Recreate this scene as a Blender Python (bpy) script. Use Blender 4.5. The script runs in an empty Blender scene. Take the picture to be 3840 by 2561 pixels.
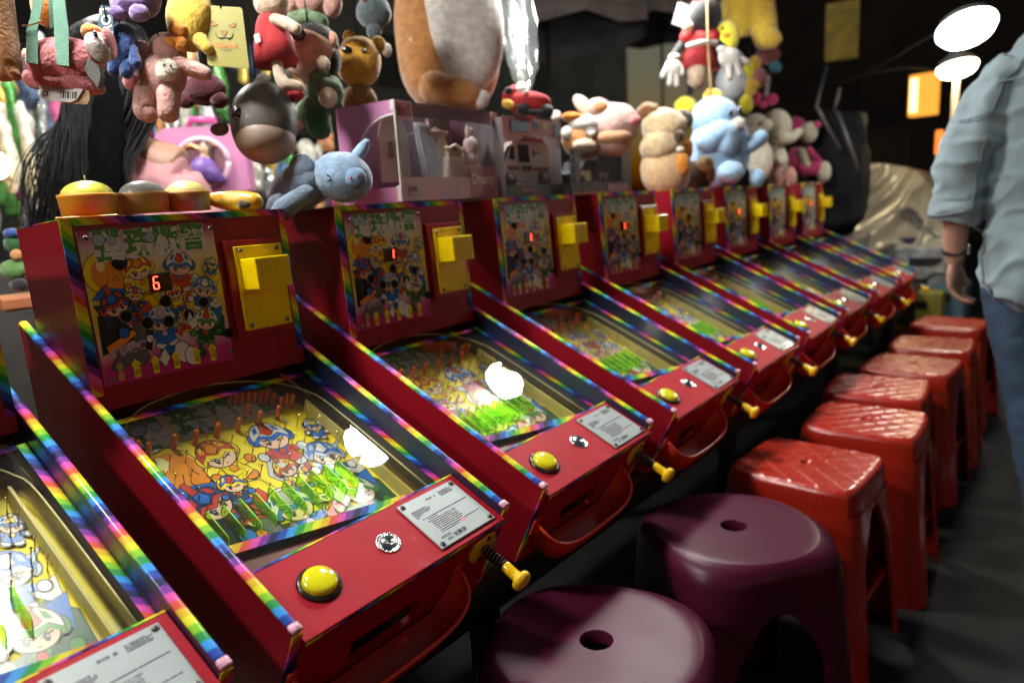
import bpy, bmesh, math, random
import numpy as np
from mathutils import Vector, Matrix, Euler, noise

random.seed(7)
scene = bpy.context.scene
col = scene.collection
R_ = math.radians

# ---------------------------------------------------------------- camera
CAM = Vector((-0.384871, -0.659349, 1.121365))
CR = Matrix(((0.6259767, -0.7776848, -0.0579617), (-0.1856426, -0.0764143, -0.9796416), (0.7574233, 0.6239930, -0.1922050)))  # rows: right, down, forward
FPX, IW, IH = 2645.77, 3840.0, 2561.0
cam_d = bpy.data.cameras.new('camera')
cam = bpy.data.objects.new('camera', cam_d)
col.objects.link(cam)
r, d, f = CR[0], CR[1], CR[2]
cam.matrix_world = Matrix(((r.x, -d.x, -f.x, CAM.x), (r.y, -d.y, -f.y, CAM.y), (r.z, -d.z, -f.z, CAM.z), (0, 0, 0, 1)))
cam_d.sensor_width = 36.0
cam_d.lens = FPX / IW * 36.0
cam_d.clip_start = 0.02
cam_d.clip_end = 400
cam_d.dof.use_dof = True
cam_d.dof.focus_distance = 1.02
cam_d.dof.aperture_fstop = 2.8
scene.camera = cam

# ---------------------------------------------------------------- night sky
world = bpy.data.worlds.new('World')
scene.world = world
world.use_nodes = True
wn = world.node_tree.nodes
sky = wn.new('ShaderNodeTexSky')
sky.sky_type = 'NISHITA'
sky.sun_disc = False
sky.sun_elevation = R_(0.2)
sky.sun_rotation = R_(200)
wn['Background'].inputs['Strength'].default_value = 0.15
world.node_tree.links.new(sky.outputs[0], wn['Background'].inputs['Color'])

# strength of the stall lamps (emission of the frosted bulbs)
LAMP_STALL = 235.0
LAMP_STREET = 75.0

vs = scene.view_settings
vs.view_transform = 'Standard'
vs.look = 'None'
vs.gamma = 1.0
vs.use_curve_mapping = False
vs.exposure = 0.0
scene.cycles.use_denoising = True
scene.cycles.max_bounces = 8
scene.cycles.transparent_max_bounces = 16
scene.cycles.sample_clamp_indirect = 4.0
scene.cycles.caustics_reflective = False
scene.cycles.caustics_refractive = False


def ray(px, py):
    u, v = (px - IW / 2) / FPX, (py - IH / 2) / FPX
    return CR[0] * u + CR[1] * v + CR[2]


def P(px, py, y):
    """where the photo's point (px, py) stands if it is at depth y in the stall"""
    k = ray(px, py)
    return CAM + k * ((y - CAM.y) / k.y)


def PX(px, py, x):
    k = ray(px, py)
    return CAM + k * ((x - CAM.x) / k.x)


def mpp(p):
    return (p - CAM).dot(CR[2]) / FPX


# ---------------------------------------------------------------- materials
MATS = {}


def pm(name, c, rough=.5, metal=0., var=.1, vs_=14., bump=0., bs=250., coat=0., sheen=0., spec=.5, emit=0., ecol=None, rvar=.08, sub=0., wear=0.):
    if name in MATS:
        return MATS[name]
    m = bpy.data.materials.new(name)
    MATS[name] = m
    m.use_nodes = True
    nt = m.node_tree
    b = nt.nodes['Principled BSDF']
    L = nt.links.new
    tc = nt.nodes.new('ShaderNodeTexCoord')
    nz = nt.nodes.new('ShaderNodeTexNoise')
    nz.inputs['Scale'].default_value = vs_
    nz.inputs['Detail'].default_value = 6
    L(tc.outputs['Object'], nz.inputs['Vector'])
    rp = nt.nodes.new('ShaderNodeValToRGB')
    e = rp.color_ramp.elements
    e[0].position, e[1].position = .3, .7
    lo, hi = 1 - var, 1 + var
    e[0].color = (min(c[0] * lo, 1), min(c[1] * lo, 1), min(c[2] * lo, 1), 1)
    e[1].color = (min(c[0] * hi, 1), min(c[1] * hi, 1), min(c[2] * hi, 1), 1)
    L(nz.outputs['Fac'], rp.inputs['Fac'])
    if wear:
        nw = nt.nodes.new('ShaderNodeTexNoise'); nw.inputs['Scale'].default_value = 26; nw.inputs['Detail'].default_value = 12; nw.inputs['Roughness'].default_value = .72
        L(tc.outputs['Object'], nw.inputs['Vector'])
        wr = nt.nodes.new('ShaderNodeMapRange'); wr.inputs['From Min'].default_value = .60; wr.inputs['From Max'].default_value = .70; wr.inputs['To Max'].default_value = wear
        L(nw.outputs['Fac'], wr.inputs['Value'])
        mxw = nt.nodes.new('ShaderNodeMix'); mxw.data_type = 'RGBA'
        L(wr.outputs['Result'], mxw.inputs['Factor']); L(rp.outputs['Color'], mxw.inputs['A'])
        mxw.inputs['B'].default_value = (c[0] * .7 + .10, c[1] * .7 + .09, c[2] * .7 + .085, 1)
        L(mxw.outputs['Result'], b.inputs['Base Color'])
    else:
        L(rp.outputs['Color'], b.inputs['Base Color'])
    mr = nt.nodes.new('ShaderNodeMapRange')
    mr.inputs['To Min'].default_value = max(rough - rvar, .02)
    mr.inputs['To Max'].default_value = min(rough + rvar, 1)
    nz2 = nt.nodes.new('ShaderNodeTexNoise')
    nz2.inputs['Scale'].default_value = vs_ * 2.3
    nz2.inputs['Detail'].default_value = 8
    L(tc.outputs['Object'], nz2.inputs['Vector'])
    L(nz2.outputs['Fac'], mr.inputs['Value'])
    L(mr.outputs['Result'], b.inputs['Roughness'])
    b.inputs['Metallic'].default_value = metal
    b.inputs['Specular IOR Level'].default_value = spec
    if coat:
        b.inputs['Coat Weight'].default_value = coat
        b.inputs['Coat Roughness'].default_value = .08
    if sheen:
        b.inputs['Sheen Weight'].default_value = sheen
        b.inputs['Sheen Roughness'].default_value = .5
    if sub:
        b.inputs['Subsurface Weight'].default_value = sub
        b.inputs['Subsurface Radius'].default_value = (.01, .006, .004)
    if bump:
        nb = nt.nodes.new('ShaderNodeTexNoise')
        nb.inputs['Scale'].default_value = bs
        nb.inputs['Detail'].default_value = 4
        L(tc.outputs['Object'], nb.inputs['Vector'])
        bp = nt.nodes.new('ShaderNodeBump')
        bp.inputs['Strength'].default_value = bump
        bp.inputs['Distance'].default_value = .004
        L(nb.outputs['Fac'], bp.inputs['Height'])
        L(bp.outputs['Normal'], b.inputs['Normal'])
    if emit:
        b.inputs['Emission Color'].default_value = (*(ecol or c), 1)
        b.inputs['Emission Strength'].default_value = emit
    return m


def rainbow(name, slant, period=.130, shift=0.):
    m = bpy.data.materials.new(name)
    m.use_nodes = True
    nt = m.node_tree
    L = nt.links.new
    b = nt.nodes['Principled BSDF']
    uv = nt.nodes.new('ShaderNodeUVMap')
    sp = nt.nodes.new('ShaderNodeSeparateXYZ')
    L(uv.outputs['UV'], sp.inputs[0])
    mul = nt.nodes.new('ShaderNodeMath'); mul.operation = 'MULTIPLY_ADD'
    mul.inputs[1].default_value = slant
    L(sp.outputs['Y'], mul.inputs[0]); L(sp.outputs['X'], mul.inputs[2])
    nz = nt.nodes.new('ShaderNodeTexNoise'); nz.inputs['Scale'].default_value = 60
    L(uv.outputs['UV'], nz.inputs['Vector'])
    wob = nt.nodes.new('ShaderNodeMath'); wob.operation = 'MULTIPLY_ADD'; wob.inputs[1].default_value = .0025
    L(nz.outputs['Fac'], wob.inputs[0]); L(mul.outputs[0], wob.inputs[2])
    dv = nt.nodes.new('ShaderNodeMath'); dv.operation = 'MULTIPLY_ADD'
    dv.inputs[1].default_value = 1 / period; dv.inputs[2].default_value = shift
    L(wob.outputs[0], dv.inputs[0])
    fr = nt.nodes.new('ShaderNodeMath'); fr.operation = 'FRACT'
    L(dv.outputs[0], fr.inputs[0])
    rp = nt.nodes.new('ShaderNodeValToRGB')
    rp.color_ramp.interpolation = 'LINEAR'
    cs = [(.014, .014, .09), (.015, .07, .42), (.04, .34, .86), (.02, .32, .07), (.26, .62, .02), (.82, .80, .015), (.80, .50, .02), (.75, .09, .05), (.78, .08, .42), (.20, .03, .34)]
    el = rp.color_ramp.elements
    n = len(cs)
    first = True
    for i, c in enumerate(cs):
        p0, p1 = i / n + .012, (i + 1) / n - .012
        for p in (p0, p1):
            if first:
                e = el[0]; e.position = p; first = False
            elif i == n - 1 and p == p1:
                e = el[-1]; e.position = p
            else:
                e = el.new(p)
            e.color = (c[0] * .82, c[1] * .82, c[2] * .82, 1)
    L(fr.outputs[0], rp.inputs['Fac'])
    L(rp.outputs['Color'], b.inputs['Base Color'])
    b.inputs['Roughness'].default_value = .55
    b.inputs['Specular IOR Level'].default_value = .15
    b.inputs['Coat Weight'].default_value = .18
    b.inputs['Coat Roughness'].default_value = .10
    nb = nt.nodes.new('ShaderNodeTexNoise'); nb.inputs['Scale'].default_value = 900
    tc = nt.nodes.new('ShaderNodeTexCoord')
    L(tc.outputs['Object'], nb.inputs['Vector'])
    bp = nt.nodes.new('ShaderNodeBump'); bp.inputs['Strength'].default_value = .05; bp.inputs['Distance'].default_value = .001
    L(nb.outputs['Fac'], bp.inputs['Height']); L(bp.outputs['Normal'], b.inputs['Normal'])
    return m


def clear(name, tint=(1, 1, 1), refl=.0, rough=.03, ior=1.5, film=0.0, filmcol=(.8, .8, .75)):
    """thin clear sheet: what is behind shows through, Fresnel reflection on top, optional diffuse film for dust and painted-in glow"""
    m = bpy.data.materials.new(name)
    m.use_nodes = True
    nt = m.node_tree
    L = nt.links.new
    nt.nodes.remove(nt.nodes['Principled BSDF'])
    out = nt.nodes['Material Output']
    tr = nt.nodes.new('ShaderNodeBsdfTransparent'); tr.inputs[0].default_value = (*tint, 1)
    gl = nt.nodes.new('ShaderNodeBsdfGlossy'); gl.inputs['Roughness'].default_value = rough
    fz = nt.nodes.new('ShaderNodeFresnel'); fz.inputs[0].default_value = ior
    ad = nt.nodes.new('ShaderNodeMath'); ad.operation = 'ADD'; ad.inputs[1].default_value = refl
    ge = nt.nodes.new('ShaderNodeNewGeometry')
    om = nt.nodes.new('ShaderNodeMath'); om.operation = 'SUBTRACT'; om.inputs[0].default_value = 1.0
    L(ge.outputs['Backfacing'], om.inputs[1])
    fm = nt.nodes.new('ShaderNodeMath'); fm.operation = 'MULTIPLY'
    L(fz.outputs[0], fm.inputs[0]); L(om.outputs[0], fm.inputs[1])
    L(fm.outputs[0], ad.inputs[0])
    mx = nt.nodes.new('ShaderNodeMixShader')
    L(ad.outputs[0], mx.inputs[0])
    L(gl.outputs[0], mx.inputs[2])
    if film:
        df = nt.nodes.new('ShaderNodeBsdfDiffuse'); df.inputs[0].default_value = (*filmcol, 1)
        m2 = nt.nodes.new('ShaderNodeMixShader')
        nz = nt.nodes.new('ShaderNodeTexNoise'); nz.inputs['Scale'].default_value = 9; nz.inputs['Detail'].default_value = 9
        tc = nt.nodes.new('ShaderNodeTexCoord'); L(tc.outputs['Object'], nz.inputs['Vector'])
        mr = nt.nodes.new('ShaderNodeMapRange'); mr.inputs['From Min'].default_value = .35; mr.inputs['From Max'].default_value = .75
        mr.inputs['To Min'].default_value = film * .4; mr.inputs['To Max'].default_value = film * 1.6
        L(nz.outputs['Fac'], mr.inputs['Value']); L(mr.outputs['Result'], m2.inputs[0])
        L(tr.outputs[0], m2.inputs[1]); L(df.outputs[0], m2.inputs[2])
        L(m2.outputs[0], mx.inputs[1])
    else:
        L(tr.outputs[0], mx.inputs[1])
    L(mx.outputs[0], out.inputs['Surface'])
    return m


def glow(name, c, strength):
    m = bpy.data.materials.new(name)
    m.use_nodes = True
    nt = m.node_tree
    b = nt.nodes['Principled BSDF']
    b.inputs['Base Color'].default_value = (*c, 1)
    b.inputs['Emission Color'].default_value = (*c, 1)
    b.inputs['Emission Strength'].default_value = strength
    return m


def plush_mat(name, c, fuzz=.5):
    return pm('plush_' + name, c, .9, 0, .22, 60, min(fuzz * 1.6, 1), 170, sheen=.5, spec=.15)


def ngrad(name, stops, axis='Y', rough=.3, coat=.3):
    """print on a flat panel: colours along one axis of UV"""
    m = bpy.data.materials.new(name); m.use_nodes = True
    nt = m.node_tree; L = nt.links.new; b = nt.nodes['Principled BSDF']
    uv = nt.nodes.new('ShaderNodeUVMap'); sp = nt.nodes.new('ShaderNodeSeparateXYZ'); L(uv.outputs['UV'], sp.inputs[0])
    nz = nt.nodes.new('ShaderNodeTexNoise'); nz.inputs['Scale'].default_value = 4; L(uv.outputs['UV'], nz.inputs['Vector'])
    ad = nt.nodes.new('ShaderNodeMath'); ad.operation = 'MULTIPLY_ADD'; ad.inputs[1].default_value = .12
    L(nz.outputs['Fac'], ad.inputs[0]); L(sp.outputs[axis], ad.inputs[2])
    sb = nt.nodes.new('ShaderNodeMath'); sb.operation = 'SUBTRACT'; sb.inputs[1].default_value = .06; L(ad.outputs[0], sb.inputs[0])
    rp = nt.nodes.new('ShaderNodeValToRGB'); L(sb.outputs[0], rp.inputs[0])
    el = rp.color_ramp.elements
    for i, (p, c) in enumerate(stops):
        e = el[0] if i == 0 else el[-1] if i == len(stops) - 1 else el.new(p)
        e.position = p; e.color = (*c, 1)
    L(rp.outputs[0], b.inputs['Base Color'])
    b.inputs['Roughness'].default_value = rough; b.inputs['Coat Weight'].default_value = coat
    return m


# ---------------------------------------------------------------- mesh building
class MB:
    def __init__(s):
        s.v, s.f, s.m, s.u, s.s = [], [], [], [], []

    def add(s, vs_, fs, mat=0, uv=None, smooth=False, M=None):
        o = len(s.v)
        for p in vs_:
            p = Vector(p)
            s.v.append(M @ p if M is not None else p)
        for i, fc in enumerate(fs):
            s.f.append([o + k for k in fc]); s.m.append(mat); s.s.append(smooth)
            s.u.append(uv[i] if uv else None)
        return s

    def box(s, c, d, mat=0, M=None):
        x, y, z = c; a, b, h = d[0] / 2, d[1] / 2, d[2] / 2
        vs_ = [(x + i * a, y + j * b, z + k * h) for i in (-1, 1) for j in (-1, 1) for k in (-1, 1)]
        return s.add(vs_, [(0, 1, 3, 2), (4, 6, 7, 5), (0, 4, 5, 1), (2, 3, 7, 6), (0, 2, 6, 4), (1, 5, 7, 3)], mat, M=M)

    def prism(s, pts, z0, z1, mat=0, M=None, smooth=False):
        n = len(pts)
        vs_ = [(p[0], p[1], z0) for p in pts] + [(p[0], p[1], z1) for p in pts]
        fs = [list(range(n))[::-1], [n + i for i in range(n)]] + [(i, (i + 1) % n, n + (i + 1) % n, n + i) for i in range(n)]
        return s.add(vs_, fs, mat, M=M, smooth=smooth)

    def lathe(s, prof, seg=24, mat=0, M=None, smooth=True, cap=True):
        vs_, fs = [], []
        for r0, z in prof:
            for i in range(seg):
                a = 2 * math.pi * i / seg
                vs_.append((r0 * math.cos(a), r0 * math.sin(a), z))
        for k in range(len(prof) - 1):
            for i in range(seg):
                j = (i + 1) % seg
                fs.append((k * seg + i, k * seg + j, (k + 1) * seg + j, (k + 1) * seg + i))
        if cap:
            fs.append(list(range(seg))[::-1]); fs.append([(len(prof) - 1) * seg + i for i in range(seg)])
        return s.add(vs_, fs, mat, M=M, smooth=smooth)

    def tube(s, pts, rad, seg=10, mat=0, cap=True, flat=1.0):
        pts = [Vector(p) for p in pts]
        n = len(pts)
        rad = rad if isinstance(rad, (list, tuple)) else [rad] * n
        vs_, fs = [], []
        t0 = (pts[1] - pts[0]).normalized()
        up = Vector((0, 0, 1)) if abs(t0.z) < .9 else Vector((1, 0, 0))
        nx = t0.cross(up).normalized()
        for i in range(n):
            t = (pts[min(i + 1, n - 1)] - pts[max(i - 1, 0)]).normalized()
            nx = (nx - t * nx.dot(t)).normalized()
            ny = t.cross(nx)
            for k in range(seg):
                a = 2 * math.pi * k / seg
                vs_.append(pts[i] + nx * (math.cos(a) * rad[i]) + ny * (math.sin(a) * rad[i] * flat))
        for i in range(n - 1):
            for k in range(seg):
                j = (k + 1) % seg
                fs.append((i * seg + k, i * seg + j, (i + 1) * seg + j, (i + 1) * seg + k))
        if cap:
            fs.append(list(range(seg))[::-1]); fs.append([(n - 1) * seg + k for k in range(seg)])
        return s.add(vs_, fs, mat, smooth=True)

    def ell(s, c, rr, rot=(0, 0, 0), mat=0, seg=22, rings=14, nz=0., nf=30., sq=1.0):
        M = Matrix.Translation(c) @ Euler(rot).to_matrix().to_4x4()
        vs_, fs = [], []
        off = Vector((random.random() * 9, random.random() * 9, 3))

        def pw(t):
            return math.copysign(abs(t) ** sq, t)
        for k in range(rings + 1):
            th = math.pi * k / rings
            for i in range(seg):
                a = 2 * math.pi * i / seg
                n = Vector((pw(math.sin(th)) * pw(math.cos(a)), pw(math.sin(th)) * pw(math.sin(a)), pw(math.cos(th))))
                p = Vector((n.x * rr[0], n.y * rr[1], n.z * rr[2]))
                if nz:
                    p += n * nz * noise.noise(p * nf + off)
                vs_.append(p)
        for k in range(rings):
            for i in range(seg):
                j = (i + 1) % seg
                fs.append((k * seg + i, (k + 1) * seg + i, (k + 1) * seg + j, k * seg + j))
        return s.add(vs_, fs, mat, M=M, smooth=True)

    def grid(s, fn, nu, nv, mat=0, smooth=True, uvscale=None):
        vs_ = [fn(i / nu, j / nv) for j in range(nv + 1) for i in range(nu + 1)]
        fs, uv = [], []
        for j in range(nv):
            for i in range(nu):
                fs.append((j * (nu + 1) + i, j * (nu + 1) + i + 1, (j + 1) * (nu + 1) + i + 1, (j + 1) * (nu + 1) + i))
                uv.append([(i / nu, j / nv), ((i + 1) / nu, j / nv), ((i + 1) / nu, (j + 1) / nv), (i / nu, (j + 1) / nv)])
        return s.add(vs_, fs, mat, uv=uv, smooth=smooth)

    def mesh(s, name):
        me = bpy.data.meshes.new(name)
        me.from_pydata([tuple(p) for p in s.v], [], s.f)
        me.polygons.foreach_set('material_index', s.m)
        me.polygons.foreach_set('use_smooth', s.s)
        if any(u is not None for u in s.u):
            ul = me.uv_layers.new(name='UVMap')
            k = 0
            for fc, u in zip(s.f, s.u):
                for q in range(len(fc)):
                    ul.data[k].uv = u[q] if u else (0, 0)
                    k += 1
        me.update()
        return me

    def build(s, name, mats, parent=None, loc=None, rot=None):
        return mk(name, s.mesh(name), mats, parent, loc, rot)


def mk(name, me, mats, parent=None, loc=None, rot=None):
    o = bpy.data.objects.new(name, me)
    mats = mats if isinstance(mats, (list, tuple)) else [mats]
    if not me.materials:
        for m in mats:
            me.materials.append(m)
    col.objects.link(o)
    if parent is not None:
        o.parent = parent
    if loc is not None:
        o.location = loc
    if rot is not None:
        o.rotation_euler = rot
    return o


def thing(name, label, cat, loc=(0, 0, 0), rot=(0, 0, 0), group=None):
    o = bpy.data.objects.new(name, None)
    col.objects.link(o)
    o.empty_display_size = .05
    o.location = loc
    o.rotation_euler = rot
    return tag(o, label, cat, group)


def tag(o, label, cat, group=None):
    o['label'] = label
    o['category'] = cat
    if group:
        o['group'] = group
    return o


def struct(o):
    o['kind'] = 'structure'
    return o


def kids(o):
    return [c for c in bpy.data.objects if c.parent == o]


def rbox(d, bev, seg=2):
    """rounded box centred on the origin -> (verts, faces)"""
    bm = bmesh.new()
    bmesh.ops.create_cube(bm, size=1)
    bmesh.ops.scale(bm, vec=d, verts=bm.verts)
    bmesh.ops.bevel(bm, geom=bm.edges[:], offset=bev, segments=seg, profile=.5, affect='EDGES')
    vs_ = [v.co.copy() for v in bm.verts]
    bm.verts.index_update()
    fs = [[v.index for v in fc.verts] for fc in bm.faces]
    bm.free()
    return vs_, fs


def fuse(mb, vox, it=6, disp=None):
    """several overlapping shapes into one continuous skin"""
    me = mb.mesh('fuse')
    o = bpy.data.objects.new('fuse', me)
    col.objects.link(o)
    md = o.modifiers.new('r', 'REMESH'); md.mode = 'VOXEL'; md.voxel_size = vox; md.use_smooth_shade = True
    sm = o.modifiers.new('s', 'SMOOTH'); sm.iterations = it; sm.factor = .5
    dg = bpy.context.evaluated_depsgraph_get()
    dg.update()
    out = bpy.data.meshes.new_from_object(o.evaluated_get(dg))
    bpy.data.objects.remove(o)
    bpy.data.meshes.remove(me)
    if disp:
        ns = [v.normal.copy() for v in out.vertices]
        for v, n in zip(out.vertices, ns):
            v.co += n * disp(v.co)
    out.polygons.foreach_set('use_smooth', [True] * len(out.polygons))
    out.update()
    return out


_tc = {}


def text_mesh(body, size, bold=0., align='CENTER'):
    """flat lettering as (verts, faces) in the xy plane"""
    key = (body, size, bold, align)
    if key in _tc:
        return _tc[key]
    c = bpy.data.curves.new('lettering', 'FONT')
    c.body = body; c.size = size; c.offset = bold; c.align_x = align; c.align_y = 'CENTER'; c.resolution_u = 2
    o = bpy.data.objects.new('lettering', c)
    col.objects.link(o)
    dg = bpy.context.evaluated_depsgraph_get(); dg.update()
    me = bpy.data.meshes.new_from_object(o.evaluated_get(dg))
    vs_ = [v.co.copy() for v in me.vertices]
    fs = [list(p.vertices) for p in me.polygons]
    bpy.data.objects.remove(o); bpy.data.curves.remove(c); bpy.data.meshes.remove(me)
    _tc[key] = (vs_, fs)
    return vs_, fs


def circ(cx, cy, rx, ry=None, n=20, a0=0., a1=360., rot=0.):
    ry = rx if ry is None else ry
    out = []
    full = abs(a1 - a0) >= 360
    for i in range(n if full else n + 1):
        a = R_(a0 + (a1 - a0) * i / n)
        x, y = rx * math.cos(a), ry * math.sin(a)
        c, s_ = math.cos(R_(rot)), math.sin(R_(rot))
        out.append((cx + c * x - s_ * y, cy + s_ * x + c * y))
    return out

# ================================================================ pinball machines
RED = pm('red_lacquer', (.36, .006, .018), .58, 0, .06, 9, .04, 500, spec=.2, wear=.35)
RED2 = pm('red_board', (.24, .006, .014), .34, 0, .1, 6, .03, 400, coat=.25, spec=.4, wear=.25)
INNER = pm('dark_red_inside', (.10, .02, .018), .6, 0, .2, 12)
NAVY = pm('navy_inside', (.012, .018, .05), .35, 0, .2, 10, coat=.4)
TAPE = rainbow('rainbow_tape', .25)
TAPE45 = rainbow('rainbow_tape_diagonal', 1.0, shift=.35)
CHROME = pm('chrome', (.72, .72, .71), .22, 1, .03, 30)
STEEL = pm('dull_steel', (.22, .21, .20), .35, .9, .2, 90)
BRASS = pm('brass', (.75, .60, .28), .22, 1, .1, 60)
BLACK = pm('black_plastic', (.008, .008, .009), .4, 0, .2, 30)
HOLE = pm('black_hole', (.003, .003, .003), .9, 0, .1, 30)
YEL = pm('yellow_acrylic', (.82, .60, .002), .28, 0, .05, 12, .02, 600, coat=.3, sub=.15)
YELB = pm('yellow_button', (.72, .66, .01), .12, 0, .04, 12, coat=1, sub=.2)
YELK = pm('yellow_knob', (.78, .46, .008), .14, 0, .06, 20, coat=.8)
TRAY = pm('red_tray_plastic', (.78, .06, .03), .25, 0, .06, 12, .02, 300, coat=.3, sub=.15)
ORANGE = pm('orange_peg', (.72, .16, .008), .35, 0, .1, 20, sub=.2)
PAPER = pm('printed_paper', (.36, .41, .41), .35, 0, .03, 30, coat=.8)
INK = pm('ink', (.02, .022, .03), .6, 0, .2, 200)
STAMP = pm('stamp_red', (.62, .20, .20), .6)
GLASS = clear('table_glass', (.98, .99, .97), 0.0, .012, 1.5, .008)
LIME = clear('lime_acrylic', (.66, .95, .10), .02, .05, 1.45, .10, (.55, .9, .05))  # diffuse lime film puts the acrylic's glow into its colour
LIMEE = pm('lime_edge', (.42, .85, .05), .3, 0, .05, 40, sub=.4)
ARCHY = clear('yellow_clear_guide', (.96, .86, .30), .02, .06, 1.45, .05, (.75, .60, .12))
ARCHE = pm('guide_edge', (.62, .55, .22), .3, 0, .1, 40)
CREAM = pm('cream_wood', (.50, .42, .10), .5, 0, .12, 30, .1)
LEDW = pm('led_window', (.045, .004, .006), .2, 0, .1, 40, coat=.6)
LEDON = glow('led_red', (1.0, .04, .02), 16.0)
SLOT = pm('dark_slot', (.012, .009, .008), .7, 0, .4, 60)

ART = {
    'k': pm('print_black', (.012, .011, .012), .3, coat=.3), 'w': pm('print_white', (.66, .66, .64), .3, coat=.3),
    'y': pm('print_yellow', (.84, .66, .008), .3, coat=.3), 'o': pm('print_orange', (.75, .25, .015), .3, coat=.3),
    'r': pm('print_red', (.55, .04, .02), .3, coat=.3), 'b': pm('print_blue', (.01, .14, .55), .3, coat=.3),
    'n': pm('print_navy', (.015, .03, .12), .3, coat=.3), 's': pm('print_skin', (.74, .52, .36), .3, coat=.3),
    'g': pm('print_green', (.05, .24, .03), .3, coat=.3), 'd': pm('print_dark_green', (.008, .08, .03), .3, coat=.3),
    'a': pm('print_grey', (.10, .10, .11), .3, coat=.3), 'l': pm('print_lilac', (.50, .42, .55), .3, coat=.3),
    'c': pm('print_pale_blue', (.35, .45, .58), .3, coat=.3), 'p': pm('print_purple', (.22, .03, .22), .3, coat=.3),
    'm': pm('print_pale_yellow', (.80, .74, .35), .3, coat=.3),
}
AK = list(ART)
ARTM = [ART[k] for k in AK]
BACKPRINT = ngrad('backglass_print', [(0., (.42, .012, .16)), (.12, (.50, .03, .22)), (.25, (.66, .52, .50)), (.36, (.68, .52, .05)), (.62, (.70, .56, .03)), (.80, (.70, .62, .42)), (.90, (.62, .40, .46)), (1., (.42, .01, .17))])
FIELDPRINT = ngrad('playfield_print', [(0., (.70, .66, .40)), (.14, (.78, .70, .20)), (.22, (.86, .70, .010)), (.80, (.86, .70, .010)), (.90, (.80, .74, .30)), (1., (.74, .70, .50))], rough=.55, coat=.0)


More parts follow.
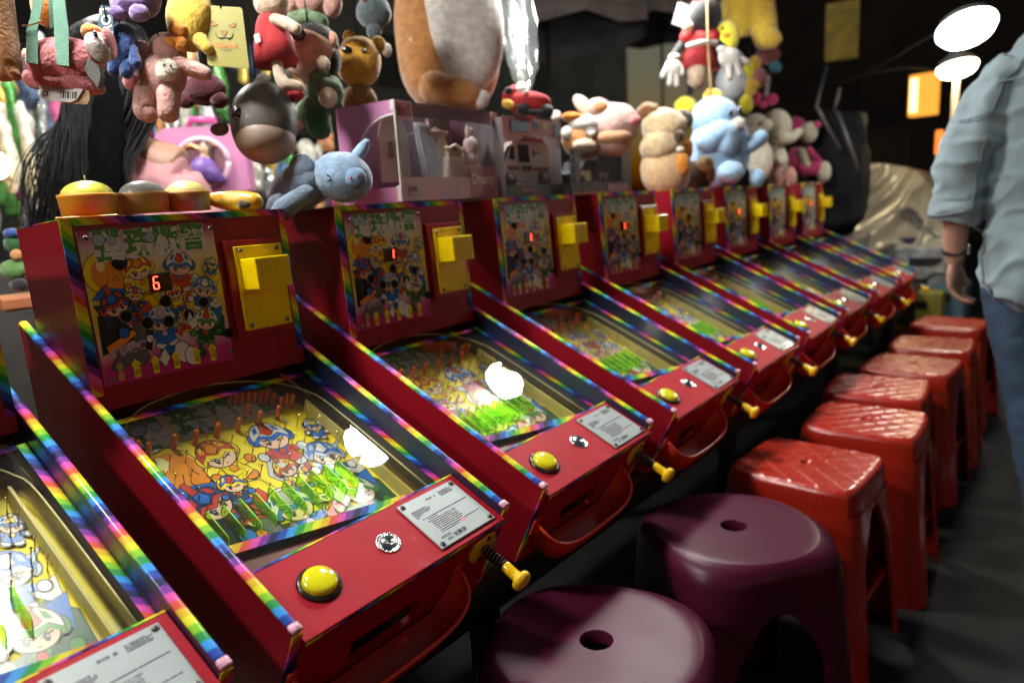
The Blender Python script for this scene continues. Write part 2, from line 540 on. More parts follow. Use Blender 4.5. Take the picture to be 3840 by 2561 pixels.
def art_shapes():
    S = []

    def put(k, pts, out=.006):
        if out:
            cx = sum(p[0] for p in pts) / len(pts); cy = sum(p[1] for p in pts) / len(pts)
            q = []
            for x, y in pts:
                l = math.hypot(x - cx, y - cy) or 1
                q.append((x + (x - cx) / l * out, y + (y - cy) / l * out))
            S.append(('k', q))
        S.append((k, pts))

    def robot(cx, cy, s, rot, helm, trim, visor, face, body, limb, wink=False, fin='v', h=1.0):
        c, n = math.cos(R_(rot)), math.sin(R_(rot))

        def T(pts):
            return [(cx + s * (c * x - n * y), cy + s * (n * x + c * y)) for x, y in pts]
        s = s * .84
        o = .0060
        put(limb, T(circ(-.42, -1.75, .36, .27)), o); put(limb, T(circ(.42, -1.72, .36, .27)), o)
        put(body, T([(-.5, -.55), (.5, -.55), (.72, -1.55), (0, -1.75), (-.72, -1.55)]), o)
        put(trim, T([(-.36, -.75), (.36, -.75), (.2, -1.2), (-.2, -1.2)]), o * .6)
        put(visor, T(circ(0, -1.0, .19)), o * .6)
        put(body, T([(-.5, -.7), (-1.0, -.95), (-1.05, -1.2), (-.6, -1.1)]), o); put(body, T([(.5, -.7), (1.0, -.8), (1.1, -1.05), (.6, -1.1)]), o)
        put(limb, T(circ(-1.12, -1.1, .25)), o); put(limb, T(circ(1.18, -.92, .25)), o)
        put(trim, T(circ(-.95, .0, .26, .36)), o); put(trim, T(circ(.95, .0, .26, .36)), o)
        put(face, T(circ(0, -.16, .80, .60, 24)), o)
        if wink:
            S.append(('k', T(circ(.34, -.34, .2, .16, 10, 10, 170) + circ(.34, -.34, .13, .08, 10, 170, 10))))
        else:
            S.append(('k', T(circ(.34, -.30, .12, .20)))); S.append(('w', T(circ(.37, -.24, .05, .07, 10))))
        S.append(('k', T(circ(-.34, -.30, .13, .20)))); S.append(('w', T(circ(-.31, -.23, .055, .08, 10))))
        S.append(('r', T(circ(.02, -.60, .09, .04, 10))))
        S.append(('k', T([(-.62, -.06), (-.12, -.26), (-.14, -.32), (-.6, -.16)]))); S.append(('k', T([(.62, -.06), (.12, -.26), (.14, -.32), (.6, -.16)])))
        dome = circ(0, .05, 1.0, .95 * h, 20, 0, 180)
        put(helm, T(dome + [(-.98, -.26), (-.5, .04), (0, -.20), (.5, .04), (.98, -.26)]), o)
        put(trim, T([(-1.02, -.12), (-.5, .24), (0, .02), (.5, .24), (1.02, -.12), (.98, -.30), (.5, .02), (0, -.22), (-.5, .02), (-.98, -.30)]), o * .7)
        put(visor, T([(-.34, .36), (0, .14), (.34, .36), (.16, .86 * h), (-.16, .86 * h)]), o * .7)
        for sx in (-1, 1):
            S.append((trim, T([(sx * .45, .45), (sx * .75, .35), (sx * .6, .72), (sx * .38, .82)])))
        if fin == 'v':
            put(visor, T([(-.08, .8), (-.55, 1.32), (-.3, .78)]), o); put(visor, T([(.08, .8), (.55, 1.32), (.3, .78)]), o)
        elif fin == 'f':
            put(trim, T([(-.16, .85), (-.05, 1.55), (.22, 1.5), (.2, .85)]), o)
        elif fin == 'h':
            put(trim, T([(-.75, .6), (-1.35, 1.0), (-1.0, .25)]), o); put(trim, T([(.75, .6), (1.35, 1.0), (1.0, .25)]), o)
        else:
            put(visor, T(circ(0, .98 * h, .16)), o)

    # bubble, cape, speed lines
    for k in range(5):
        a = 60 + k * 16
        put('m', circ(.5, .62, .42 + k * .015, .40 + k * .015, 26, a - 40, a - 12) + circ(.5, .62, .415 + k * .015, .395 + k * .015, 26, a - 12, a - 40), 0)
    put('y', circ(.13, .80, .135, .145)); put('o', circ(.15, .79, .11, .115), 0); put('m', circ(.115, .85, .03, .04, 14), 0)
    put('o', [(.13, .70), (.16, .76), (.18, .73), (.20, .78), (.22, .73), (.25, .76), (.25, .69), (.20, .64), (.14, .65)])
    put('k', [(.03, .50), (.20, .62), (.33, .52), (.36, .34), (.20, .28), (.02, .22)], 0)
    put('d', [(.72, .42), (.80, .24), (.96, .20), (.97, .36), (.90, .44)])
    put('y', [(.30, .62), (.44, .60), (.50, .48), (.44, .40), (.32, .44)])
    put('r', [(.58, .68), (.74, .66), (.72, .52), (.60, .50), (.54, .58)])
    put('w', [(.62, .56), (.70, .60), (.66, .46), (.56, .44)]); put('w', [(.74, .58), (.80, .56), (.84, .42), (.76, .44)])
    for k, pts in (('b', [(.02, .62), (.10, .70), (.30, .66), (.22, .58)]), ('n', [(.02, .58), (.20, .56), (.30, .44), (.10, .40)]), ('w', [(.50, .60), (.58, .72), (.64, .60), (.56, .50)]), ('b', [(.58, .52), (.66, .56), (.70, .40), (.60, .38)]), ('r', [(.30, .50), (.40, .56), (.44, .46), (.34, .40)]), ('w', [(.86, .48), (.97, .52), (.95, .40)]), ('b', [(.88, .42), (.97, .44), (.93, .30)]), ('k', [(.30, .36), (.40, .34), (.36, .20), (.28, .24)]), ('b', [(.42, .24), (.56, .26), (.52, .14), (.44, .14)]), ('y', [(.70, .50), (.78, .52), (.76, .40)])):
        put(k, pts)
    robot(.37, .80, .115, 8, 'r', 'y', 'o', 's', 'y', 'o', True, 'v')
    robot(.68, .80, .120, -6, 'w', 'b', 'r', 's', 'r', 'w', True, 'n')
    robot(.845, .60, .105, -16, 'b', 'c', 'w', 's', 'b', 'w', False, 'h')
    robot(.165, .565, .118, 22, 'n', 'r', 'b', 's', 'k', 'n', False, 'f')
    robot(.47, .41, .125, 4, 'w', 'b', 'l', 's', 'b', 'w', False, 'h')
    robot(.815, .345, .108, -10, 'w', 'g', 'r', 's', 'd', 'g', False, 'n')
    robot(.60, .60, .070, 10, 'y', 'r', 'w', 's', 'y', 'o', False, 'f')
    robot(.31, .62, .066, -12, 'b', 'y', 'r', 's', 'n', 'b', True, 'h')
    robot(.65, .40, .066, 14, 'r', 'w', 'y', 's', 'r', 'y', False, 'v')
    robot(.27, .42, .062, -8, 'k', 'r', 'b', 's', 'k', 'a', False, 'f')
    robot(.94, .78, .056, -20, 'w', 'b', 'y', 's', 'b', 'w', False, 'n')
    put('a', [(.06, .12), (.14, .24), (.22, .22), (.31, .25), (.33, .15), (.28, .10), (.18, .13), (.10, .09)])
    put('a', circ(.29, .34, .05, .07)); put('o', [(.05, .28), (.16, .33), (.25, .37), (.27, .34), (.18, .28), (.06, .23)])
    put('b', circ(.185, .36, .035)); put('w', circ(.59, .14, .06, .085, 18, 0, 360, 20)); put('w', circ(.65, .10, .05, .07))
    put('w', [(.40, .12), (.45, .20), (.48, .12), (.44, .06)])
    put('r', [(.57, .30), (.64, .36), (.60, .26)]); put('w', [(.66, .37), (.69, .44), (.71, .38), (.73, .43), (.74, .33), (.69, .30)])
    put('d', [(.70, .12), (.74, .17), (.77, .10), (.74, .06)])
    return S


def art_mesh(name, w, hh, dz, arrows=True, title_v=.985, title_w=.76):
    """cartoon print as thin ink layers; x across, y up the print, z out of it"""
    mb = MB()
    z = 0.
    for k, pts in art_shapes():
        z += dz
        mb.add([(x * w, y * hh, z) for x, y in pts], [list(range(len(pts)))], AK.index(k))
    if arrows:
        for i, (u, t) in enumerate(((.111, '過五關'), (.226, '一關'), (.365, '二關'), (.524, '三關'), (.688, '四關'), (.822, '五關'))):
            v0 = .085
            z += dz
            if i:
                pts = [(-.024, -.06), (.024, -.06), (.024, .03), (.04, .03), (0, .075), (-.04, .03), (-.024, .03)]
                mb.add([((u + a) * w, (v0 + b) * hh, z) for a, b in pts], [list(range(7))], AK.index('y'))
            for q, ch in enumerate(t):
                vs_, fs = text_mesh(ch, .046 * w, .0)
                mb.add([(u * w + p.x, (v0 + (.045 if i == 0 else .018) - q * .044) * hh + p.y, z + dz) for p in vs_], fs, AK.index('k' if i else 'y'))
        for kk, off, zz in (('w', .004, 1), ('p', .0, 2)):
            vs_, fs = text_mesh('神鳳娛樂', .062 * w, off * w)
            mb.add([(.20 * w + p.x, .235 * hh + p.y + p.x * .12, z + dz * zz) for p in vs_], fs, AK.index(kk))
        z += dz * 3
    # title
    mb.add([(.5 * w + a * w, title_v * hh + b * hh, z + dz) for a, b in circ(0, -.06, .36, .15, 24, 20, 160) + circ(0, -.06, .33, .13, 24, 160, 20)], [list(range(50))], AK.index('l'))
    for i, ch in enumerate('彈珠戰警'):
        u = .5 + (i - 1.5) * title_w / 4 * 1.05
        jag = [(-.100, -.085), (-.04, -.105), (.03, -.088), (.098, -.100), (.104, -.02), (.092, .05), (.102, .105), (.02, .118), (-.06, .106), (-.104, .112), (-.095, .03)]
        mb.add([(u * w + a * w, (title_v + (i - 1.5) * .006) * hh + b * hh, z + dz * 2) for a, b in jag], [list(range(len(jag)))], AK.index('w'))
        for kk, off, zz in (('g', .0085, 3),):
            vs_, fs = text_mesh(ch, .19 * w, off * w)
            u = .5 + (i - 1.5) * title_w / 4 * 1.05
            mb.add([(u * w + p.x, (title_v + (i - 1.5) * .006) * hh + p.y * hh / w * (1.1 if i != 0 else 1.25), z + dz * zz) for p in vs_], fs, AK.index(kk))
    for u, v, r0 in ((.13, .045, .042), (.215, .035, .032), (.49, .04, .036), (.43, -.03, .02), (.87, .04, .02), (.79, .01, .012)):
        for kk, g, zz in (('k', 1.12, 4), ('c', 1., 5)):
            mb.add([(a * w, (title_v + b) * hh, z + dz * zz) for a, b in circ(u, v, r0 * g)], [list(range(20))], AK.index(kk))
    return mb.mesh(name)


TH = R_(28.5)
TR = (TH, 0, 0)
BROWS = {}
NAILS = [(x, a) for a, xs in ((.401, range(11)), (.360, range(10)), (.318, range(11)), (.276, range(10))) for x in [(.050 if a in (.401, .318) else .0615) + .0256 * k for k in xs]]
NAILS += [(.336, .413), (.338, .383), (.324, .368), (.044, .385), (.052, .371), (.337, .331), (.327, .315), (.337, .294), (.315, .280)]
PEGS = [(.047, .459), (.052, .449), (.063, .439), (.103, .439), (.136, .435), (.174, .436), (.211, .434), (.252, .435), (.245, .463), (.288, .434), (.307, .454), (.322, .459), (.330, .453), (.236, .503), (.246, .500), (.256, .497), (.266, .493), (.276, .489), (.286, .485), (.295, .480), (.303, .472)]
DIVS = [.0605 + .0256 * k for k in range(10)]


def rail_tape(mb, x0, x1, a0, a1, b, h=.005, n=8):
    def fn(i, j):
        t = math.pi * i
        return ((x0 + x1) / 2 - (x1 - x0) / 2 * math.cos(t), a0 + (a1 - a0) * j, b + h * math.sin(t))
    o = len(mb.f)
    mb.grid(fn, n, 24)
    L = a1 - a0
    for k in range(o, len(mb.f)):
        mb.u[k] = [(v * L, u * (x1 - x0)) for u, v in mb.u[k]]


def strip(mb, o, along, across, out, uv0=0.):
    """thin raised tape: origin, along vector, across vector, thickness vector"""
    o, al, ac, n = Vector(o), Vector(along), Vector(across), Vector(out)
    L, W = al.length, ac.length
    vs_ = [o, o + al, o + al + ac, o + ac, o + n, o + al + n, o + al + ac + n, o + ac + n]
    fs = [(4, 5, 6, 7), (0, 1, 5, 4), (2, 3, 7, 6), (1, 2, 6, 5), (3, 0, 4, 7)]
    q = {0: (0, 0), 1: (L, 0), 2: (L, W), 3: (0, W), 4: (0, 0), 5: (L, 0), 6: (L, W), 7: (0, W)}
    mb.add(vs_, fs, 0, [[(uv0 + q[i][0], q[i][1]) for i in fc] for fc in fs])


def TM(x, a, b):
    return Matrix.Translation((x, a, b))


def screw_mesh():
    mb = MB()
    mb.lathe([(.0042, 0), (.0042, .0012), (.003, .0022), (.0001, .0024)], 14)
    mb.box((0, 0, .0024), (.0045, .0009, .0006), 1); mb.box((0, 0, .0025), (.0009, .0045, .0006), 1)
    return mb.mesh('screw')


MESH = {}


def shared(key, fn, mats):
    if key not in MESH:
        me = fn()
        for m in mats:
            me.materials.append(m)
        MESH[key] = me
    return MESH[key]


FR = (R_(90), 0, 0)   # local z of a print points to the player (-y)


def build_machine():
    root = thing('pinball_machine', 'x', 'pinball machine', (0, 0, 0))
    # --- side boards with their taped rails
    def board(x0):
        mb = MB()
        pts = [(0.001, -.165), (0.001, -.010), (.004, -.003), (.010, 0), (.740, 0), (.516, -.411)]
        n = len(pts)
        vs_ = [(x0, a, b) for a, b in pts] + [(x0 + .012, a, b) for a, b in pts]
        fs = [list(range(n)), [n + i for i in range(n)][::-1]] + [(i, n + i, n + (i + 1) % n, (i + 1) % n) for i in range(n)]
        mb.add(vs_, fs, 0)
        if x0 > .1:
            mb.m[0] = 1
        o = mb.build('side_board', [RED2, NAVY], root, rot=TR)
        t = MB(); rail_tape(t, x0 - .0005, x0 + .0125, .004, .737, .0004, .0042); t.build('rail_tape', [TAPE], o)
        t = MB()
        strip(t, (x0 - .001, .0008, -.003), (0, 0, -.160), (.0142, 0, 0), (0, -.0016, 0), .03)
        t.build('front_tape', [TAPE45], o)
        t = MB(); t.add(*rbox((.0150, .0135, .007), .003, 2), smooth=True, M=TM(x0 + .006, .0065, .0022)); t.build('rail_tip', [ART_TIP], o)
        return o
    board(0.); board(.385)
    # --- cabinet: floor, back, front
    mb = MB()
    mb.box((.1985, .30, -.155), (.372, .58, .012)); mb.box((.1985, .560, -.06), (.372, .012, .19))
    for x0, x1, b0, b1 in ((.0125, .103, -.165, -.034), (.228, .3845, -.165, -.034), (.103, .228, -.088, -.034), (.103, .228, -.165, -.133)):
        mb.box(((x0 + x1) / 2, .002, (b0 + b1) / 2), (x1 - x0, .010, b1 - b0), 1)
    mb.box((.1655, .05, -.110), (.124, .06, .044), 2)
    mb.build('cabinet', [INNER, RED, SLOT], root, rot=TR)
    for x0, x1 in ((.048, .122), (.240, .317)):
        mb = MB(); mb.box(((x0 + x1) / 2, -.0040, -.0300), (x1 - x0, .002, .012)); mb.build('vent', [SLOT], root, rot=TR)
    # --- control panel
    mb = MB(); mb.add(*rbox((.3715, .120, .018), .0015, 2), M=TM(.1985, .052, -.022)); o = mb.build('control_panel', [RED], root, rot=TR)
    t = MB()
    strip(t, (.0135, -.0086, -.0150), (.370, 0, 0), (0, .0, -.0045), (0, -.0008, 0), .02)
    strip(t, (.0135, .1090, -.0129), (.370, 0, 0), (0, .0030, 0), (0, 0, .0006), .06)
    t.build('panel_tape', [TAPE45], o)
    # --- start button
    mb = MB(); mb.lathe([(.0285, 0), (.0285, .002), (.0265, .0045), (.0235, .005), (.0225, .002)], 32)
    o = mb.build('start_button', [pm('button_bezel', (.05, .045, .04), .2, .6)], root, loc=TMv(.076, .051, -.013), rot=TR)
    mb = MB(); mb.lathe([(.0225, .002), (.0222, .008), (.021, .0105), (.0165, .0125), (.009, .0138), (.0001, .0142)], 32, cap=False); mb.build('button_cap', [YELB], o)
    # --- lock
    mb = MB(); mb.lathe([(.0185, 0), (.0185, .0012), (.0175, .002), (.0165, .002), (.0160, .0008), (.0085, .0065), (.0078, .007), (.0072, .0045), (.0001, .0045)], 32)
    o = mb.build('lock', [CHROME], root, loc=TMv(.196, .055, -.013), rot=TR)
    mb = MB(); mb.box((0, 0, .0048), (.0022, .008, .001)); mb.build('keyhole', [HOLE], o)
    # --- permit plaque
    mb = MB(); mb.add(*rbox((.119, .099, .0030), .0012, 1)); o = mb.build('permit_plaque', [PAPER], root, loc=TMv(.3105, .0505, -.0112), rot=TR)
    sm = shared('screw', screw_mesh, [STEEL, HOLE])
    for sx, sy in ((-1, -1), (-1, 1), (1, -1), (1, 1)):
        mk('screw', sm, [], o, (sx * .0525, sy * .0425, .0014))
    o2 = mk('lettering', shared('plaque_text', plaque_text, [INK, STAMP]), [], o, (0, 0, .0017))
    # --- plunger
    mb = MB(); mb.lathe([(.030, 0), (.030, .004), (.027, .0062), (.013, .0066)], 28)
    for s_ in (-1, 1):
        mb.lathe([(.0052, .0063), (.0052, .0070), (.0001, .0070)], 14, 1, M=TM(.003 * s_, .0195 * s_, 0))
    mb.build('plunger_plate', [YELK, HOLE], root, loc=TMv(.350, -.003, -.056), rot=(TH + R_(90), 0, 0))
    mb = MB(); mb.lathe([(.0065, 0), (.0065, .040), (.0085, .040), (.0085, .046)], 16)
    o = mb.build('plunger', [BLACK], root, loc=TMv(.350, -.006, -.056), rot=(TH + R_(90), 0, 0))
    mb = MB(); mb.tube([(.0088 * math.cos(k * .55), .0088 * math.sin(k * .55), .006 + k * .00052) for k in range(64)], .0011, 6); mb.build('spring', [STEEL], o)
    mb = MB(); mb.lathe([(.0072, .043), (.0092, .047), (.0088, .060), (.0085, .068), (.0095, .072), (.0150, .0745), (.0168, .078), (.0160, .084), (.011, .088), (.0001, .0895)], 24); mb.build('knob', [YELK], o)
    # --- ball tray
    mb = MB()
    cx, rx, dep = .152, .146, .060
    def plan(t, k):
        c, s_ = math.cos(t), math.sin(t)
        return cx - rx * math.copysign(abs(c) ** .55, c) * k, -.006 - dep * abs(s_) ** .62 * k
    def fn(i, j):
        t = math.pi * i
        k = 1 - .22 * j ** 1.6
        x, a = plan(t, k)
        return (x, a, -.072 - .030 * math.sin(t) - (.070 - .02 * math.sin(t)) * j)
    mb.grid(fn, 40, 8)
    bot = [fn(i / 40, 1) for i in range(41)]
    mb.add(bot, [list(range(41))], 0)
    mb.tube([Vector(fn(i / 40, 0)) + Vector((0, 0, .001)) for i in range(41)], .0034, 8)
    for s_ in (-1, 1):
        mb.box((cx + s_ * rx, -.006, -.078), (.014, .003, .030))
    mb.build('ball_tray', [TRAY], root, rot=TR)
    # --- playfield
    mb = MB()
    mb.add([(.0125, .112, -.085), (.3845, .112, -.085), (.3845, .553, -.085), (.0125, .553, -.085)], [(0, 1, 2, 3)], 0, [[(0, 0), (1, 0), (1, 1), (0, 1)]])
    mb.box((.1985, .332, -.090), (.372, .44, .0096), 1)
    pf = mb.build('playfield', [FIELDPRINT, CREAM], root, rot=TR)
    mk('artwork', shared('field_art', lambda: art_mesh('artwork', .314, .40, 6e-6, False, 1.03, .86), ARTM), [], pf, (.036, .075, -.0847))
    nm = shared('nail', nail_mesh, [BRASS])
    for x, a in NAILS:
        mk('nail', nm, [], root, TMv(x, a, -.085), TR)
    pgm = shared('peg', peg_mesh, [ORANGE])
    for x, a in PEGS:
        mk('peg', pgm, [], root, TMv(x, a, -.085), TR)
    dm = shared('divider', divider_mesh, [LIME, LIMEE])
    for k, x in enumerate(DIVS):
        mk('divider', dm, [], root, TMv(x, .277, -.085), TR)
    arch = [(.030, .19), (.031, .40), (.036, .45), (.050, .485), (.078, .510), (.117, .526), (.18, .534), (.24, .528), (.295, .508), (.330, .482), (.355, .445), (.367, .39), (.369, .14)]
    mb = MB()
    pts = smooth_line(arch, 4)
    for (x0, a0), (x1, a1) in zip(pts, pts[1:]):
        mb.add([(x0, a0, -.085), (x1, a1, -.085), (x1, a1, -.052), (x0, a0, -.052)], [(0, 1, 2, 3)], 0, smooth=True)
    mb.tube([(x, a, -.0515) for x, a in pts], .0014, 6, 1)
    mb.build('guide_arch', [ARCHY, ARCHE], root, rot=TR)
    mb = MB()
    def outer(x, a):
        if x < .06 and a < .50: return (.0127, a)
        if x > .345 and a < .47: return (.3843, a)
        return (min(max(.5 * (x - .2) * 2.4 + .2, .0127), .3843), .5528)
    oo = [outer(x, a) for x, a in pts]
    for (p_, q_, r_, t_) in zip(pts, pts[1:], oo[1:], oo):
        mb.add([(p_[0], p_[1], -.0842), (q_[0], q_[1], -.0842), (r_[0], r_[1], -.0842), (t_[0], t_[1], -.0842)], [(0, 1, 2, 3)])
    mb.build('lane_floor', [pm('brown_lane', (.11, .035, .022), .45, 0, .2, 14)], root, rot=TR)
    mb = MB(); mb.box((.3465, .29, -.0725), (.004, .29, .025)); mb.build('lane_wall', [CREAM], root, rot=TR)
    mb = MB(); mb.box((.358, .150, -.080), (.014, .010, .008)); mb.build('lane_stop', [ART['m']], root, rot=TR)
    # slanted gutter bar under the glass, taped
    mb = MB()
    p0, p1 = Vector((.0130, .190, -.0420)), Vector((.3840, .122, -.0420))
    strip(mb, p0, p1 - p0, (0, -.016, 0), (0, 0, .0016), .0)
    strip(mb, p0 + Vector((0, 0, -.040)), p1 - p0, (0, 0, .039), (0, .0016, 0), .0)
    mb.build('gutter_bar', [TAPE45], root, rot=TR)
    mb = MB()
    mb.prism([(.0127, .100), (.3843, .100), (.3843, .105), (.0127, .173)], -.054, -.050)
    mb.build('gutter_cover', [pm('brown_cover', (.12, .030, .024), .4, 0, .2, 20)], root, rot=TR)
    # --- glass
    mb = MB(); mb.box((.1985, .300, -.0378), (.3715, .375, .0024)); g = mb.build('table_glass', [GLASS], root, rot=TR)
    t = MB()
    strip(t, (.3725, .114, -.0364), (0, .370, 0), (.0115, 0, 0), (0, 0, .0007), .03)
    strip(t, (.0130, .114, -.0364), (0, .370, 0), (.0080, 0, 0), (0, 0, .0007), .0)
    strip(t, (.0215, .474, -.0364), (.350, 0, 0), (0, .011, 0), (0, 0, .0007), .0)
    t.build('glass_tape', [TAPE45], g)
    mb = MB(); mb.lathe([(.003, 0), (.003, .0015), (.0001, .002)], 10); mb.build('glass_stud', [BRASS], root, loc=TMv(.372, .118, -.0355), rot=TR)
    # --- backbox
    mb = MB()
    pts = [(.447, .217), (.447, .4985), (.612, .4985), (.612, .306)]
    vs_ = [(.012, y, z) for y, z in pts] + [(.381, y, z) for y, z in pts]
    mb.add(vs_, [(0, 1, 2, 3), (7, 6, 5, 4), (0, 4, 5, 1), (1, 5, 6, 2), (2, 6, 7, 3), (3, 7, 4, 0)], 0)
    bb = mb.build('backbox', [RED2], root)
    t = MB()
    strip(t, (.0115, .4470, .2400), (0, 0, .2595), (.0150, 0, 0), (0, -.0016, 0), .03)
    strip(t, (.3695, .4470, .2400), (0, 0, .2595), (.0118, 0, 0), (0, -.0016, 0), .07)
    strip(t, (.0270, .4470, .4895), (.342, 0, 0), (0, 0, .0100), (0, -.0016, 0), .0)
    strip(t, (.0115, .4460, .4987), (.370, 0, 0), (0, .016, 0), (0, 0, .0010), .0)
    strip(t, (.0115, .463, .4987), (0, .149, 0), (.006, 0, 0), (0, 0, .0010), .0)
    t.build('backbox_tape', [TAPE45], bb)
    mb = MB(); mb.add([(0, 0, 0), (.2085, 0, 0), (.2085, .2290, 0), (0, .2290, 0)], [(0, 1, 2, 3)], 0, [[(0, 0), (1, 0), (1, 1), (0, 1)]])
    mb.box((.10425, .1145, -.0016), (.2085, .229, .0028), 1)
    ap = mb.build('art_panel', [BACKPRINT, PAPER], root, loc=(.0300, .4435, .2520), rot=FR)
    mk('artwork', shared('back_art', lambda: art_mesh('artwork', .2085, .2085, 5e-6, True, .985, .80), ARTM), [], ap, (0, 0, .0002))
    for x, z in ((.011, .009), (.011, .219), (.2045, .221), (.2045, .012)):
        mk('screw', sm, [], ap, (x, z, .0002))
    for k, (x, z, r0, ring) in enumerate(((.081, .432, .0115, 0), (.139, .365, .0090, 0), (.200, .355, .0078, 1), (.076, .351, .0085, 1), (.105, .336, .0085, 1), (.138, .333, .0085, 1), (.172, .338, .0082, 1), (.236, .297, .0085, 0))):
        mb = MB(); mb.lathe([(r0, 0), (r0, .0012), (.0001, .0013)], 22, 0)
        if ring:
            mb.lathe([(r0 + .0002, .0002), (r0 + .0016, .0002), (r0 + .0016, .0018), (r0 + .0002, .0018), (r0 + .0002, .0002)], 22, 1, cap=False)
        mb.build('target_hole', [HOLE, pm('hole_ring', (.16, .17, .15), .3, .3)], ap, (x - .030, z - .252, .0014))
    mb = MB(); mb.add(*rbox((.034, .0275, .004), .0012, 1)); mb.add(*rbox((.036, .0295, .0035), .0012, 1), mat=1, M=TM(0, 0, -.0006)); led = mb.build('score_display', [LEDW, pm('led_bezel', (.06, .035, .04), .3)], root, loc=(.1365, .4415, .3955), rot=FR)
    # --- coin mechanism
    mb = MB(); mb.add(*rbox((.113, .166, .012), .0015, 2)); mb.build('coin_door', [RED2], root, loc=(.3065, .4410, .367), rot=FR)
    mb = MB(); mb.add(*rbox((.093, .144, .0050), .001, 1)); o = mb.build('coin_plate', [YEL], root, loc=(.3100, .4335, .3675), rot=FR)
    for sx, sz in ((-1, -1), (-1, 1), (1, -1), (1, 1)):
        mk('screw', sm, [], o, (sx * .036, sz * .064, .0024))
    mb = MB(); mb.add(*rbox((.067, .0535, .046), .0022, 2), M=TM(-.0065, .0240, .0255)); mb.build('coin_block', [YEL], o)
    return root, led


def TMv(x, a, b):
    return (x, a * math.cos(TH) - b * math.sin(TH), a * math.sin(TH) + b * math.cos(TH))


def smooth_line(pts, n):
    out = []
    m = len(pts)
    for i in range(m - 1):
        p0, p1, p2, p3 = pts[max(i - 1, 0)], pts[i], pts[i + 1], pts[min(i + 2, m - 1)]
        for k in range(n):
            t = k / n
            out.append(tuple(.5 * ((2 * b) + (-a + c) * t + (2 * a - 5 * b + 4 * c - d_) * t * t + (-a + 3 * b - 3 * c + d_) * t ** 3) for a, b, c, d_ in zip(p0, p1, p2, p3)))
    return out + [pts[-1]]


def nail_mesh():
    mb = MB()
    mb.lathe([(.0010, 0), (.0010, .0255)], 8)
    mb.ell((0, 0, .0262), (.0021, .0021, .0017), seg=8, rings=5)
    return mb.mesh('nail')


def peg_mesh():
    mb = MB()
    mb.lathe([(.0042, 0), (.0042, .026), (.0036, .0285), (.002, .030), (.0001, .0304)], 12)
    return mb.mesh('peg')


def divider_mesh():
    mb = MB()
    pts = [(0, .001), (0, .017), (-.006, .0235), (-.058, .0205), (-.062, .016), (-.062, .001)]
    M_ = Matrix(((0, 0, 1, 0), (1, 0, 0, 0), (0, 1, 0, 0), (0, 0, 0, 1)))
    mb.prism(pts, -.0011, .0011, 0, M_)
    mb.tube([(0, a, b + .0003) for a, b in pts[1:]], .0008, 5, 1)
    return mb.mesh('divider')


def plaque_text():
    mb = MB()
    def line(x0, y, x1, h):
        x = x0
        while x < x1:
            w = h * random.choice((.7, .85, .5))
            if random.random() > .06:
                mb.box((x + w / 2, y, 0), (w, h, .0004))
                if random.random() < .8:
                    pass
            x += w + h * .28
    h = .0011
    for k in range(5):
        line(.018, .0400 - k * .0022, .018 + random.uniform(.018, .030), h * .8)
    for k in range(6):
        line(-.050, .0270 - k * .0027, -.050 + (.030, .034, .034, .030, .012, .004)[k], h)
    line(-.044, .0080, .050, h * 1.1)
    line(-.036, .0045, -.018, h)
    for k in range(6):
        line(-.040 + (0 if k == 0 else .004), .0005 - k * .0036, .018 - (k % 2) * .003, h * 1.1)
    line(-.036, -.0215, .048, h * 1.1); line(-.036, -.0252, .002, h * 1.1)
    line(-.046, -.0320, -.026, h * .8); line(-.046, -.0345, -.026, h * .8)
    mb.box((.012, -.0235, 0), (.0105, .0045, .0004), 1)
    for t, x, y, s_ in (('經濟部', -.004, .0365, .0042), ('函', .008, .0365, .0042), ('部長', -.034, -.0410, .0048), ('沈榮津', -.012, -.0395, .0088)):
        vs_, fs = text_mesh(t, s_, s_ * .02)
        mb.add([(p.x + x, p.y + y, .0002) for p in vs_], fs, 0)
    return mb.mesh('lettering')


SEG = {'6': 'acdefg', '1': 'bc'}


def digit(led, ch, xo):
    w, h, t = .0062, .0115, .0013
    pos = {'a': (0, h, w, t), 'g': (0, 0, w, t), 'd': (0, -h, w, t), 'b': (w / 2 + .0008, h / 2, t, h - .002), 'c': (w / 2 + .0008, -h / 2, t, h - .002), 'f': (-w / 2 - .0008, h / 2, t, h - .002), 'e': (-w / 2 - .0008, -h / 2, t, h - .002)}
    mb = MB()
    for s_ in SEG[ch]:
        x, y, a, b = pos[s_]
        mb.box((x + xo + y * .08, y * .82, .0022), (a, b * .82 if b > a else b, .0006))
    mb.build('digit', [LEDON], led)


ART_TIP = pm('pink_tape_tip', (.62, .30, .40), .4, 0, .5, 160, .2, 300, coat=.4)
S_PITCH = .475
TIP_Z = .66
MROT = Matrix(((0.9996457, -0.0266190, 0.), (0.0265826, 0.9982757, 0.0523360), (-0.0013931, -0.0523174, 0.9986295))).to_euler()


def copy_tree(o, parent=None, skip=()):
    c = o.copy()
    col.objects.link(c)
    c.parent = parent
    for ch in KIDS.get(o.name, ()):
        if ch.name.split('.')[0] not in skip:
            copy_tree(ch, c, skip)
    return c


